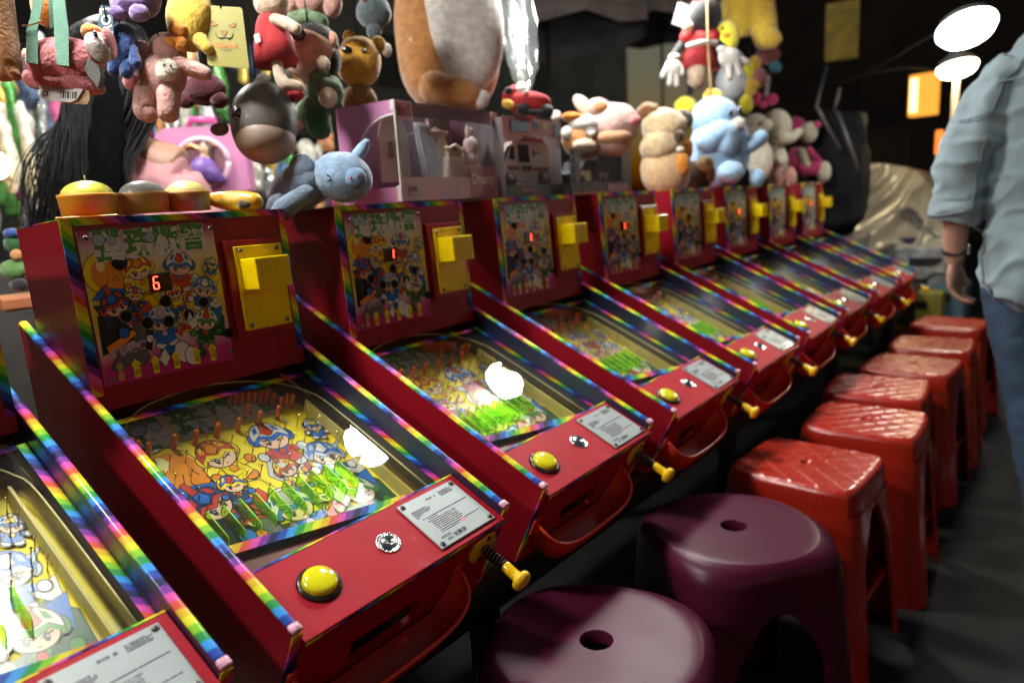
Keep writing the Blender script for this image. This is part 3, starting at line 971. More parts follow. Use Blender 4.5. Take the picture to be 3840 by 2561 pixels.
MACHINES = [
    (1, '6', -.007, 'red pinball machine showing a red 6, egg cups and a fruit on its backbox'),
    (0, None, 0, 'nearest red pinball machine, cut off at the left edge of the photo'),
    (2, '1', .004, 'red pinball machine under the pink dollhouse box, display showing 1'),
    (3, '1', .0, 'red pinball machine under the boxed toy ambulance'),
    (4, '1', .0, 'red pinball machine under the boxed black toy car and pink pig plush'),
    (5, None, 0, 'red pinball machine below the sky-blue plush, its display dark'),
    (6, '1', .0, 'third pinball machine from the far end of the row, red digit lit'),
    (7, None, 0, 'second pinball machine from the far end of the row, display dark'),
    (8, '1', .0, 'last pinball machine at the far end of the row, below the pink and white plush'),
]
proto, proto_led = build_machine()
KIDS = {}
for ob in bpy.data.objects:
    if ob.parent:
        KIDS.setdefault(ob.parent.name, []).append(ob)
# far machines: pins too small to pick apart stay one part
def joined(coords, me, name, mats):
    mb = MB()
    vs_ = [v.co.copy() for v in me.vertices]; fs = [list(p.vertices) for p in me.polygons]
    for x, a in coords:
        mb.add([(v.x + x, v.y + a, v.z - .085) for v in vs_], fs, 0, smooth=True)
    m = mb.mesh(name); [m.materials.append(q) for q in mats]
    return m
NAILS_ME = joined(NAILS, MESH['nail'], 'nails', [BRASS])
for m, dg_, xo, lab in MACHINES:
    if m == 1:
        rt = proto
    elif m in (0, 2, 3):
        rt = copy_tree(proto)
    else:
        rt = copy_tree(proto, None, ('nail',))
        o = mk('nails', NAILS_ME, [], rt, None, TR); o['kind'] = 'stuff'
    rt.location = (S_PITCH * (m - 1), 0, TIP_Z)
    rt.rotation_euler = MROT
    if m > 2:
        rt.location.y += random.uniform(-.006, .006); rt.rotation_euler.z += random.uniform(-.008, .008)
    if m == 0:
        rt.location.x += .010
    tag(rt, lab, 'pinball machine', 'pinball machines in a row')
    rt['digit'] = dg_ or ''
for ob in list(bpy.data.objects):
    if ob.name.startswith('score_display'):
        dg_ = ob.parent.get('digit')
        if dg_:
            digit(ob, dg_, -.008 if dg_ == '6' else .004)
for ob in bpy.data.objects:
    if 'digit' in ob.keys():
        del ob['digit']

# ================================================================ setting
def asphalt():
    m = pm('asphalt', (.012, .0115, .011), .8, 0, .45, 3.5, .25, 120, rvar=.15)
    return m
mb = MB()
mb.add([(-60, -60, 0), (60, -60, 0), (60, 60, 0), (-60, 60, 0)], [(0, 1, 2, 3)])
struct(mb.build('ground', [asphalt()]))

# long bench the machines stand on
WOODD = pm('dark_bench_board', (.028, .024, .022), .5, 0, .3, 8, .2, 60)
STEELD = pm('dark_bench_steel', (.05, .05, .052), .4, .6, .3, 20)
t = thing('bench_table', 'long dark bench under the row of pinball machines', 'table', (0, 0, 0))
mb = MB(); mb.add(*rbox((5.2, .62, .035), .004, 1), M=Matrix.Translation((1.85, .42, .4765))); mb.build('table_top', [WOODD], t)
mb = MB(); mb.box((1.85, .125, .435), (5.1, .03, .046)); mb.build('apron', [STEELD], t)
for x in (-.65, .45, 1.55, 2.65, 3.75, 4.35):
    for y in (.13, .70):
        mb = MB(); mb.box((x, y, .206), (.04, .04, .412)); mb.build('leg', [STEELD], t)

# ---------------------------------------------------------------- stall lamps (their reflections show in the glass)
BULB = glow('frosted_bulb', (1.0, .97, .92), LAMP_STALL)
BULBF = glow('flood_glass', (1.0, .95, .85), LAMP_STREET)
BULBW = glow('warm_flood_glass', (1.0, .80, .45), LAMP_STREET * .75)
WHITEM = pm('white_enamel', (.6, .6, .58), .4)
CORD = pm('black_cord', (.01, .01, .01), .5)


def stall_lamp(x, y, z, lab, r0=.105, rot=(0, 0, 0), bulb=None, cord=.86):
    t = thing('hanging_lamp', lab, 'lamp', (x, y, z), rot, 'stall lamps overhead')
    mb = MB(); mb.lathe([(.02, .11), (.035, .105), (.05, .085), (r0 * .9, .05), (r0 * 1.08, .012), (r0 * 1.08, .006), (r0 * .9, .04), (.03, .08)], 28, cap=False); mb.build('shade', [WHITEM], t)
    mb = MB(); mb.lathe([(r0, .02), (r0, .0), (r0 * .9, -.022), (r0 * .6, -.038), (.0001, -.045)], 28); mb.build('bulb', [bulb or BULB], t)
    if cord:
        mb = MB(); mb.tube([(0, 0, .108), (0, 0, .108 + cord)], .004, 6); mb.build('cord', [CORD], t)
    return t


for x, y, lab in ((.55, 1.75, 'white lamp hanging inside the stall over the foil packets'), (-1.15, .62, 'white lamp hanging over the bench at its near end'), (-.015, .603, 'white lamp hanging over the nearest pinball machines'), (1.32, .648, 'white lamp hanging over the dollhouse box, mirrored in the glass'), (2.21, .70, 'white lamp hanging over the plush toys, mirrored in the glass')):
    stall_lamp(x, y, 1.98 if y < 1 else 2.2, lab, .097, cord=.72 if y < 1 else .5)
d1 = PX(3625, 112, 3.75); d2 = PX(3590, 258, 5.0)
t = stall_lamp(d1.x, d1.y, d1.z, 'big white flood lamp glowing beside the denim shirt', 0.120, (R_(-16), R_(26), 0), BULBF, 0)
t = stall_lamp(d2.x, d2.y, d2.z, 'smaller warm flood lamp glowing just below the big white one', .108, (R_(-10), R_(14), 0), BULBW, 0)
mb = MB()
mb.tube([(d2.x, d2.y, d2.z + .11), (d2.x + .02, d2.y + .02, 0)], .018, 10)
tag(mb.build('lamp_pole', [pm('pale_pole', (.42, .36, .28), .5)]), 'pale pole holding the warm flood lamp', 'pole')
# frame bars from which toys and lamps hang
BAR = pm('galvanised_bar', (.25, .25, .25), .4, .8, .2, 20)
for y, z, lab in ((.67, 2.82, 'steel bar over the bench carrying the hanging lamps'), (.60, 1.98, 'steel bar over the bench carrying the hanging toys')):
    mb = MB(); mb.tube([(-1.6, y, z), (2.5, y, z)], .014, 10)
    tag(mb.build('hanging_bar', [BAR]), lab, 'bar')

# ---------------------------------------------------------------- stools
PURP = pm('purple_plastic', (.060, .005, .022), .36, 0, .14, 7, .05, 40, spec=.2, wear=.08)
REDP = pm('red_stool_plastic', (.34, .016, .006), .28, 0, .08, 7, .03, 60, coat=.2, wear=.10)


def stool_mesh_parts(square):
    H = .46
    def rad(phi, z):
        c, s_ = abs(math.cos(phi)), abs(math.sin(phi))
        tz = (H - z) / H
        n = (7.0 if square else 2.0 + 4.0 * min(tz * 4.5, 1))
        base = .149 + .044 * tz ** .9 if square else .163 + (.012 if tz > .02 else 0) - .020 * min(tz * 4, 1) + .040 * tz
        return base / (c ** n + s_ ** n) ** (1 / n)
    def pt(phi, z, k=1.):
        r0 = rad(phi, z) * k
        return (r0 * math.cos(phi), r0 * math.sin(phi), z)
    NA = 96
    seat = MB()
    rings = []
    skirt = .075 if square else .10
    zs = [(H, .16), (H, .3), (H, .5), (H, .7), (H, .85), (H, .955), (H - .001, .978), (H - .004, .993), (H - .010, 1.0), (H - .035, 1.0), (H - skirt, 1.0)]
    vs_ = []
    for z, k in zs:
        for i in range(NA):
            p = list(pt(2 * math.pi * i / NA, z, k))
            if square and .2 < k < .97 and z > H - .001:
                p[2] += 0
            vs_.append(p)
    fs = []
    for j in range(len(zs) - 1):
        for i in range(NA):
            q = (i + 1) % NA
            fs.append((j * NA + i, (j + 1) * NA + i, (j + 1) * NA + q, j * NA + q))
    seat.add(vs_, fs, 0, smooth=True)
    # finger hole wall
    hw = []
    for z, k in ((H, 1.), (H - .004, .9), (H - .02, .86)):
        for i in range(NA):
            a = 2 * math.pi * i / NA
            x, y, _ = pt(a, H, .16)
            hw.append((x * k, y * k, z))
    seat.add(hw, [(j * NA + i, (j + 1) * NA + i, (j + 1) * NA + (i + 1) % NA, j * NA + (i + 1) % NA) for j in range(2) for i in range(NA)], 0, smooth=True)
    leg = MB()
    nz_ = 12
    def fn(i, j):
        z = (H - skirt + .012) * (1 - j) + .0 * j
        w = R_(45) if False else R_(44 - 27 * min(1, (j * 3.2)) ** .6 - 4 * j)
        phi = R_(45) + w * (2 * i - 1)
        return pt(phi, z, .995)
    def fi(i, j):
        x, y, z = fn(i, j)
        l = math.hypot(x, y)
        return (x - x / l * .009, y - y / l * .009, z)
    leg.grid(fn, 14, nz_); leg.grid(fi, 14, nz_)
    for s_ in (0, 1):
        leg.grid(lambda u, v: tuple(Vector(fn(s_, v)).lerp(Vector(fi(s_, v)), u)), 1, nz_, smooth=False)
    leg.grid(lambda u, v: tuple(Vector(fn(u, 1)).lerp(Vector(fi(u, 1)), v)), 14, 1, smooth=False)
    tread = None
    if square:
        seat = MB()
        N = 132
        hw = .146
        def top(u, v):
            a, b = 2 * u - 1, 2 * v - 1
            g = 1 / (1 + .10 * (a * b) ** 4)
            x, y = a * hw * g, b * hw * g
            e = max(abs(a), abs(b))
            dd = min(abs(((x + y) / .062 + .5) % 1 - .5), abs(((x - y) / .062 + .5) % 1 - .5)) * .062
            pil = math.exp(-(dd / .0032) ** 2)
            edge = min(1, (1 - e) / .10)
            hole = min(1, max(0, (math.hypot(x, y) - .018) / .010))
            return (x, y, H - .0035 + .0016 * pil * edge * hole - .004 * (1 - edge) ** 2 - .012 * (1 - min(1, max(0, (math.hypot(x, y) - .010) / .007))))
        seat.grid(top, N, N)
        per = [(i / N, 0) for i in range(N)] + [(1, i / N) for i in range(N)] + [(1 - i / N, 1) for i in range(N)] + [(0, 1 - i / N) for i in range(N)]
        rings = []
        for k, dz in ((1.0, 0), (1.022, -.003), (1.036, -.010), (1.046, -.035), (1.066, -skirt)):
            rings.append([(top(u, v)[0] * k, top(u, v)[1] * k, H - .0075 + dz) for u, v in per])
        n = len(per)
        seat.add([p for r_ in rings for p in r_], [(j * n + i, (j + 1) * n + i, (j + 1) * n + (i + 1) % n, j * n + (i + 1) % n) for j in range(len(rings) - 1) for i in range(n)], 0, smooth=True)
    return seat, leg, tread


def make_stool(name, square, mat):
    seat, leg, tread = stool_mesh_parts(square)
    t = thing(name, 'x', 'stool')
    s_ = seat.build('seat', [mat], t)
    if tread:
        tread.build('tread_ridges', [mat], s_)
    lm = leg.mesh('leg'); lm.materials.append(mat)
    for k in range(4):
        mk('leg', lm, [], t, rot=(0, 0, R_(90 * k)))
    if square:
        for k in range(4):
            mb = MB(); mb.box((0, .158, .17), (.27, .008, .022)); mb.build('stretcher', [mat], t, rot=(0, 0, R_(90 * k)))
    return t


stool_r = make_stool('round_stool', False, PURP)
stool_s = make_stool('square_stool', True, REDP)
for ob in bpy.data.objects:
    if ob.parent and ob.parent.name in ('round_stool', 'square_stool', 'seat') or (ob.parent and ob.parent.name.startswith('seat')):
        KIDS.setdefault(ob.parent.name, []).append(ob)
ST = [(stool_r, .429, -.121, 20, 'purple round stool at the bottom edge, nearest of all stools'), (stool_r, .902, -.148, 52, 'purple round stool between the nearer purple stool and the first red one'),
      (stool_s, 1.328, -.163, -3, 'red square stool right behind the purple round ones'), (stool_s, 1.744, -.202, 2, 'red square stool, second of the red ones counted from the purple stools'),
      (stool_s, 2.126, -.153, 4, 'red square stool, third of the red ones counted from the purple stools'), (stool_s, 2.496, -.189, -3, 'red square stool, third of the red ones counted from the far end'),
      (stool_s, 2.899, -.193, 3, 'red square stool, second of the red ones counted from the far end'), (stool_s, 3.42, -.19, -6, 'red square stool at the far end beside the jeans')]
used = set()
for src, x, y, a, lab in ST:
    o = copy_tree(src) if src.name in used else src
    used.add(src.name)
    o.location = (x, y, 0); o.rotation_euler = (0, 0, R_(a))
    tag(o, lab, 'stool', 'purple round stools' if src is stool_r else 'red square stools')

# ================================================================ toys
CB = Matrix((CR[0], CR[2], -CR[1])).transposed()      # x right, y away, z up as the toy is seen
CBE = CB.to_euler()
EYE = pm('toy_eye', (.006, .006, .007), .12, coat=1)


def plush(name, label, cat, Y, cx, cy, parts, group=None, hang=None):
    """toy built from stuffed shapes; sizes are given in photo pixels at its depth and turned into metres"""
    o0 = P(cx, cy, Y)
    k = mpp(o0)
    t = thing(name, label, cat, o0, CBE, group)
    def W(ax, ay, dz=0.):
        return Vector(((ax - cx) * k, dz * k, -(ay - cy) * k))
    made = {}
    for p in parts:
        nm, mat, kind = p[0], p[1], p[2]
        mb = MB()
        par = t
        if '>' in nm:
            pn, nm = nm.split('>')
            par = made.get(pn, t)
        if kind == 'e':
            ax, ay, dz, rx, ry, rz = p[3:9]
            rot = p[9] if len(p) > 9 else 0
            nzv = p[10] if len(p) > 10 else .04
            sq = p[11] if len(p) > 11 else 1.
            small = max(rx, ry) < 14
            mb.ell(W(ax, ay, dz), (rx * k, rz * k, ry * k), (0, R_(rot), 0), 0, 12 if small else 26, 8 if small else 18, nzv * rx * k, 2.2 / (rx * k), sq)
        elif kind == 'l':
            pts, rr = [], []
            for ax, ay, dz, r0 in p[3]:
                pts.append(W(ax, ay, dz)); rr.append(r0 * k)
            flat = p[4] if len(p) > 4 else 1.
            ln = [tuple(a) + (b,) for a, b in zip(pts, rr)]
            ln = smooth_line(ln, 5)
            # round ends
            a, b = Vector(ln[0][:3]), Vector(ln[1][:3]); d0 = (a - b).normalized()
            c, e = Vector(ln[-1][:3]), Vector(ln[-2][:3]); d1_ = (c - e).normalized()
            pp = [a + d0 * ln[0][3] * q for q in (.98, .8, .45)] + [Vector(q[:3]) for q in ln] + [c + d1_ * ln[-1][3] * q for q in (.45, .8, .98)]
            r2 = [ln[0][3] * q for q in (.15, .6, .9)] + [max(q[3], 1e-4) for q in ln] + [ln[-1][3] * q for q in (.9, .6, .15)]
            mb.tube(pp, r2, 14, flat=flat)
        elif kind == 'c':      # skirt: flared shell with flat ends
            pts = [W(a, b, c) for a, b, c, q in p[3]]
            mb.tube([tuple(q) for q in pts], [q[3] * k * .7 for q in p[3]], 20, flat=1.43)
        elif kind == 'f':      # flat card / cloth with thickness: polygon in the picture plane
            pts = [W(a, b, p[4]) for a, b in p[3]]
            th = p[5] * k
            n = len(pts)
            nn = Vector((0, 1, 0))
            mb.add(pts + [q + nn * th for q in pts], [list(range(n)), [n + i for i in range(n)][::-1]] + [(i, n + i, n + (i + 1) % n, (i + 1) % n) for i in range(n)])
        elif kind == 't':      # lettering
            vs_, fs = text_mesh(p[3], p[6] * k, p[6] * k * .015)
            o3 = W(p[4], p[5], p[7])
            ro = Matrix.Rotation(R_(p[8] if len(p) > 8 else 0), 3, 'Y')
            mb.add([o3 + ro @ Vector((v.x, 0, v.y)) for v in vs_], fs)
        made[nm] = mb.build(nm, [mat], par)
    if group == G1 and hang is None:
        hang = (cx, cy, 0)
    if hang:
        mb = MB()
        a = W(*hang)
        wa = o0 + CB @ a
        h = 1.97 - wa.z
        dirl = CB.inverted() @ Vector((0, 0, max(h, .05)))
        mb.tube([a, a + dirl], .0012, 6)
        mb.build('hanging_loop', [CORD], t)
    return t


pk = plush_mat('pink', (.52, .16, .17)); pkl = plush_mat('pale_pink', (.50, .28, .24)); mint = pm('mint_webbing', (.16, .36, .26), .8, 0, .1, 60, .5, 900)
wht = plush_mat('white', (.55, .52, .47)); tan = plush_mat('tan', (.42, .19, .06)); orng = plush_mat('orange', (.55, .20, .02)); gry = plush_mat('grey', (.13, .12, .11), .3)
purp = plush_mat('lilac', (.18, .12, .30)); blu = plush_mat('deep_blue', (.015, .05, .18)); yel = plush_mat('yellow', (.62, .42, .05)); wine = plush_mat('wine', (.07, .008, .02))
redc = pm('red_cloth', (.42, .02, .025), .8, 0, .12, 40, .4, 700); crm = plush_mat('cream', (.55, .44, .32)); skin = plush_mat('peach', (.60, .34, .24), .2)
grn = pm('green_print_cloth', (.14, .22, .12), .8, 0, .5, 45, .4, 600); bear = plush_mat('golden', (.50, .26, .03)); sky_ = plush_mat('sky_blue', (.26, .42, .60))
gb = plush_mat('grey_blue', (.16, .22, .30)); gbl = plush_mat('pale_blue', (.22, .33, .47)); brn = plush_mat('brown', (.20, .09, .03)); dkb = plush_mat('dark_brown', (.06, .035, .02))
blk = plush_mat('black', (.012, .012, .014)); hot = plush_mat('hot_pink', (.60, .06, .20)); lemon = plush_mat('lemon', (.66, .58, .03)); oat = plush_mat('oat', (.50, .38, .22), .9)
dgrn = plush_mat('dark_green', (.02, .10, .03)); iv = plush_mat('ivory', (.58, .55, .44)); card = pm('card_white', (.62, .60, .56), .5); ltan = plush_mat('light_tan', (.52, .36, .20))
mesh_ = pm('mesh_fabric', (.10, .10, .09), .8, 0, .7, 420, .8, 500)
G1 = 'toys hanging over the machines'
G2 = 'plush toys lined up on the backboxes'

# --- hanging row, from the left edge
plush('hanging_plush', 'orange plush leg hanging at the left edge of the photo', 'plush toy', .56, 30, 150, [('body', tan, 'l', [(-10, -60, 0, 60), (10, 120, 0, 62), (35, 240, 0, 52), (55, 278, -6, 30)], .7), ('foot', tan, 'e', 22, 282, -8, 38, 28, 30)], G1)
plush('hamster_bag', 'pink hamster-shaped pouch with mint straps and a barcode tag', 'bag', .555, 260, 240, [
    ('body', pk, 'e', 245, 235, 0, 140, 88, 70, 0, .03, .85), ('belly', pk, 'l', [(130, 300, -10, 36), (220, 312, -14, 40), (320, 325, -10, 38), (375, 335, 0, 20)]),
    ('side_panel', mesh_, 'f', [(345, 230), (395, 262), (406, 300), (395, 345), (360, 305), (335, 265)], -48, 30),
    ('side_panel', mesh_, 'f', [(92, 235), (110, 225), (118, 268), (108, 285), (95, 262)], -30, 30),
    ('face', wht, 'e', 382, 185, -20, 44, 62, 44, -28), ('forehead', orng, 'e', 358, 135, -12, 44, 34, 42, 25), ('cheek', pk, 'e', 415, 165, -6, 16, 60, 40, -10), ('ear', crm, 'e', 330, 103, 0, 14, 16, 12), ('ear', crm, 'e', 95, 205, 0, 12, 22, 12),
    ('eye', EYE, 'e', 393, 155, -60, 8, 14, 6, -20), ('nose', EYE, 'e', 416, 192, -48, 4, 5, 4),
    ('strap', mint, 'f', [(190, -60), (232, -60), (190, 140), (192, 270), (150, 264), (148, 150), (163, 105)], -74, 3), ('strap', mint, 'f', [(244, -60), (278, -60), (305, 150), (306, 280), (262, 272), (252, 160)], -76, 3), ('strap', mint, 'f', [(205, -20), (232, -20), (232, 120), (212, 125)], -40, 3),
    ('chain', BRASS, 'l', [(140, 132, -78, 3), (160, 133, -82, 3), (185, 128, -82, 3), (205, 118, -80, 3)]),
    ('tag', card, 'f', [(172, 330), (335, 350), (312, 388), (290, 398), (200, 392), (178, 378)], -40, 2), ('tag', ltan, 'f', [(300, 345), (352, 352), (355, 385), (345, 403), (235, 398), (300, 392)], -32, 2),
    ('barcode', INK, 'f', [(253, 357), (256, 357), (256, 382), (253, 382)], -41, 1), ('barcode', INK, 'f', [(261, 358), (267, 358), (267, 383), (261, 383)], -41, 1), ('barcode', INK, 'f', [(271, 358), (273, 358), (273, 383), (271, 383)], -41, 1), ('barcode', INK, 'f', [(277, 359), (284, 359), (284, 384), (277, 384)], -41, 1), ('barcode', INK, 'f', [(288, 359), (290, 359), (290, 384), (288, 384)], -41, 1), ('barcode', INK, 'f', [(296, 360), (301, 360), (301, 384), (296, 384)], -41, 1), ('barcode', INK, 'f', [(305, 360), (313, 360), (309, 385), (305, 385)], -41, 1),
    ('lettering', INK, 'f', [(184, 340), (300, 350), (300, 351.5), (184, 341.5)], -41, .6), ('lettering', INK, 'f', [(185, 346), (285, 354), (285, 355.5), (185, 347.5)], -41, .6), ('recycling_mark', INK, 'f', [(186, 356), (207, 357), (207, 375), (186, 374), (186, 371), (203, 372), (203, 360), (189, 359), (189, 370), (186, 370)], -41, .6)], G1, (215, -60, -70))
plush('hanging_plush', 'big orange plush behind the mint straps of the hamster pouch', 'plush toy', .66, 185, 20, [('body', orng, 'e', 180, 10, 0, 62, 95, 50)], G1)
plush('hanging_plush', 'lilac fluffy plush with two paws hanging at the top edge', 'plush toy', .62, 510, 30, [('body', purp, 'e', 508, 5, 0, 96, 68, 60, 0, .08), ('paw', purp, 'e', 455, 66, -30, 34, 28, 30, 0, .1), ('paw', purp, 'e', 540, 66, -34, 36, 32, 30, 0, .1)], G1)
plush('hanging_plush', 'deep blue furry plush between the hamster pouch and the pink bunny', 'plush toy', .64, 465, 200, [('body', blu, 'e', 462, 180, 0, 55, 92, 50, 0, .09), ('leg', blu, 'l', [(440, 240, -10, 26), (436, 268, -14, 24)]), ('leg', blu, 'l', [(485, 245, -10, 26), (482, 278, -14, 24)]), ('arm', blu, 'l', [(500, 190, -10, 20), (518, 245, -14, 22)])], G1)
plush('hanging_tag', 'teal card tag lettered LOVE beside the hamster pouch', 'tag', .63, 400, 90, [('card', pm('teal_card', (.012, .07, .10), .5), 'f', [(378, 20), (420, 25), (428, 152), (366, 150), (364, 110)], 0, 3), ('lettering', card, 't', 'LOVE', 398, 92, 52, -1.5, 82)], G1)
plush('bunny_plush', 'pale pink plush bunny hanging with a small cream face on its chest', 'plush toy', .62, 620, 320, [
    ('head', pkl, 'e', 625, 195, 6, 70, 74, 55), ('ear', pkl, 'l', [(560, 215, 0, 26), (535, 185, 0, 30)]), ('body', pkl, 'e', 610, 285, 0, 88, 92, 62), ('leg', pkl, 'l', [(560, 350, -14, 44), (550, 415, -18, 40), (566, 432, -18, 34)]), ('leg', pkl, 'l', [(640, 360, -14, 44), (640, 430, -18, 38)]), ('arm', pkl, 'l', [(675, 245, -8, 30), (740, 268, -10, 30), (775, 282, -12, 26)]), ('arm', plush_mat('rose', (.50, .16, .15)), 'e', 490, 305, 8, 32, 34, 26),
    ('patch', iv, 'e', 652, 285, -56, 42, 44, 22), ('patch>eye', EYE, 'e', 655, 276, -80, 4, 6, 3), ('patch>eye', EYE, 'e', 678, 278, -76, 3, 5, 3), ('patch>mouth', EYE, 'l', [(657, 294, -79, 1.2), (663, 297, -79, 1.2), (670, 294, -78, 1.2)])], G1)
plush('duck_plush', 'yellow plush duck with orange feet hanging behind the yellow tag', 'plush toy', .60, 720, 90, [('body', yel, 'e', 715, 70, 0, 88, 125, 70), ('foot', orng, 'e', 695, 135, -52, 38, 30, 22, 20, .12), ('foot', orng, 'e', 672, 180, -50, 34, 22, 20, -12, .12), ('foot', orng, 'e', 700, 185, -46, 26, 28, 20, 0, .12), ('wing', yel, 'l', [(760, 160, -20, 30), (790, 195, -26, 22)])], G1)
plush('hanging_tag', 'olive yellow card tag printed with a fierce tiger face', 'tag', .545, 840, 140, [
    ('card', pm('olive_card', (.22, .20, .012), .45, coat=.2), 'f', [(755, 20), (900, 29), (908, 36), (934, 252), (926, 258), (786, 248), (779, 240), (750, 27)], 0, 2.5),
    ('print', INK, 'f', [(784, 80), (800, 84), (818, 93), (812, 100), (792, 101), (787, 92)], -1.2, 1), ('print', INK, 'f', [(886, 88), (870, 90), (855, 97), (864, 105), (882, 107), (885, 98)], -1.2, 1),
    ('print', orng, 'f', [(791, 86), (803, 89), (814, 95), (806, 98), (794, 97)], -2, 1), ('print', orng, 'f', [(882, 92), (870, 94), (860, 98), (868, 103), (880, 103)], -2, 1),
    ('print', INK, 'f', [(827, 116), (854, 117), (852, 128), (842, 137), (831, 128)], -1.2, 1), ('print', orng, 'f', [(830, 119), (851, 120), (849, 127), (842, 133), (834, 127)], -2, 1),
    ('print', INK, 'l', [(808, 125, -1.5, 1.2), (816, 140, -1.5, 1.6), (832, 144, -1.5, 2), (842, 141, -1.5, 2), (856, 145, -1.5, 2), (870, 141, -1.5, 1.6), (874, 125, -1.5, 1.1)]),
    ('print', INK, 'l', [(831, 146, -1.5, 1.2), (834, 154, -1.5, .7)]), ('print', INK, 'l', [(861, 147, -1.5, 1.2), (859, 155, -1.5, .7)]),
    ('lettering', tan, 'f', [(806, 163), (826, 164), (826, 180), (806, 179)], -1.2, .6), ('lettering', tan, 'f', [(829, 164), (845, 165), (845, 181), (829, 180)], -1.2, .6), ('lettering', tan, 'f', [(849, 165), (867, 166), (867, 182), (849, 181)], -1.2, .6), ('lettering', tan, 'f', [(871, 167), (892, 168), (892, 184), (871, 182)], -1.2, .6),
    ('lettering', INK, 't', 'TIGER.BAG', 848, 191, 9, -1.2, 4)], G1, (828, 34, 0))
plush('hanging_plush', 'wine red plush hanging behind the pink bunny arms', 'plush toy', .70, 765, 335, [('body', wine, 'e', 765, 335, 0, 82, 62, 50), ('leg', wine, 'e', 700, 380, -8, 36, 30, 28), ('leg', wine, 'e', 825, 380, -8, 34, 30, 28)], G1)
plush('hanging_doll', 'white-limbed rag doll in a red dress hanging near the yellow tag', 'doll', .575, 1035, 200, [
    ('head', crm, 'e', 1018, 10, 0, 66, 62, 52), ('dress', redc, 'c', [(1010, 62, 0, 42), (1015, 90, 0, 56), (1025, 160, 0, 70), (1038, 240, 0, 86)]), ('arm', crm, 'l', [(1045, 92, -40, 20), (1085, 110, -52, 22), (1128, 135, -60, 21)]), ('leg', crm, 'l', [(1045, 245, -20, 21), (1060, 300, -24, 22), (1080, 335, -28, 26)]), ('foot', crm, 'e', 1112, 338, -34, 42, 24, 28, 10), ('shoe', redc, 'e', 1115, 372, -30, 36, 20, 28, -14), ('patch', card, 'f', [(970, 156), (990, 148), (998, 180), (978, 186)], -54, 2)], G1)
plush('hanging_doll', 'round-faced boy doll in green pyjamas with black hair', 'doll', .61, 1170, 260, [
    ('head', skin, 'e', 1165, 205, 0, 98, 98, 70, 28, .02), ('hair', blk, 'e', 1190, 150, 12, 84, 62, 62, 32, .02), ('hair', blk, 'e', 1250, 228, 16, 24, 50, 44, 10), ('cap', grn, 'l', [(1100, 78, -6, 26), (1150, 70, -6, 30), (1205, 84, -2, 28)]), ('ear', skin, 'e', 1246, 158, -14, 24, 32, 20, 10), ('eye', EYE, 'e', 1140, 160, -72, 26, 26, 10), ('eye>glint', card, 'e', 1136, 160, -82, 9, 9, 4), ('mouth', wine, 'e', 1124, 272, -66, 9, 13, 8, -12),
    ('body', grn, 'e', 1215, 340, 10, 72, 66, 52, 0, .05), ('sleeve', grn, 'l', [(1215, 330, -20, 36), (1260, 352, -36, 36)]), ('sleeve', grn, 'l', [(1190, 300, -20, 26), (1215, 288, -34, 24)]), ('hand', crm, 'e', 1228, 262, -58, 24, 30, 22, -30), ('hand', crm, 'e', 1246, 388, -62, 34, 38, 30), ('leg', grn, 'l', [(1160, 400, 4, 40), (1130, 440, 0, 34)]), ('leg', dgrn, 'l', [(1190, 440, 0, 50), (1200, 480, -4, 46)]), ('foot', skin, 'e', 1118, 460, -4, 26, 30, 24)], G1)
plush('bear_plush', 'golden bear plush with stitched smile hanging beside the boy doll', 'plush toy', .64, 1350, 230, [
    ('head', bear, 'e', 1345, 235, 0, 82, 92, 64, 8, .03, .88), ('ear', bear, 'e', 1308, 138, 6, 24, 26, 18), ('ear', bear, 'e', 1415, 166, 6, 30, 32, 18), ('nose', EYE, 'e', 1315, 214, -64, 21, 13, 12, 10), ('eye', EYE, 'e', 1377, 216, -60, 9, 10, 7), ('eye', EYE, 'e', 1278, 180, -48, 6, 9, 6), ('mouth', EYE, 'l', [(1284, 246, -58, 2), (1295, 262, -60, 2), (1310, 266, -61, 2), (1324, 256, -62, 2)]), ('body', plush_mat('old_gold', (.22, .12, .02)), 'e', 1345, 372, 12, 66, 62, 46)], G1)
plush('hanging_plush', 'peach plush at the top edge above the boy doll', 'plush toy', .64, 1190, 10, [('body', pkl, 'e', 1170, 5, 0, 70, 52, 48), ('arm', pkl, 'e', 1248, 18, -8, 36, 52, 32), ('arm', pkl, 'e', 1095, 20, -8, 24, 40, 28)], G1)
plush('hanging_plush', 'grey-green plush at the top edge above the golden bear', 'plush toy', .67, 1400, 60, [('body', plush_mat('slate', (.08, .11, .12)), 'e', 1402, 50, 0, 66, 62, 48), ('head', plush_mat('slate', (.08, .11, .12)), 'e', 1390, -20, -8, 50, 48, 40), ('foot', plush_mat('slate', (.08, .11, .12)), 'e', 1405, 120, -8, 28, 34, 24), ('trunk', pkl, 'e', 1375, 8, -44, 16, 22, 14), ('hand', wht, 'e', 1452, 190, 0, 18, 26, 16)], G1)
plush('squeeze_ball', 'speckled grey round animal ball with a pale belly hanging on a string', 'toy', .56, 985, 470, [
    ('body', pm('grey_rubber', (.10, .09, .08), .45, 0, .15, 30, .1, 300, coat=.2), 'e', 990, 460, 0, 122, 150, 100, 0, .0, .97), ('belly', pm('pale_rubber', (.30, .22, .17), .5, 0, .1, 30), 'e', 996, 522, -6, 111, 94, 94, 4, 0), ('ear', gry, 'e', 982, 318, 10, 34, 46, 22, 10), ('nose', gry, 'e', 832, 492, -20, 34, 24, 26, -10), ('eye', EYE, 'e', 922, 452, -84, 20, 24, 14), ('eye>glint', card, 'e', 918, 446, -97, 4, 4, 3)], G1, (960, 300, 0))
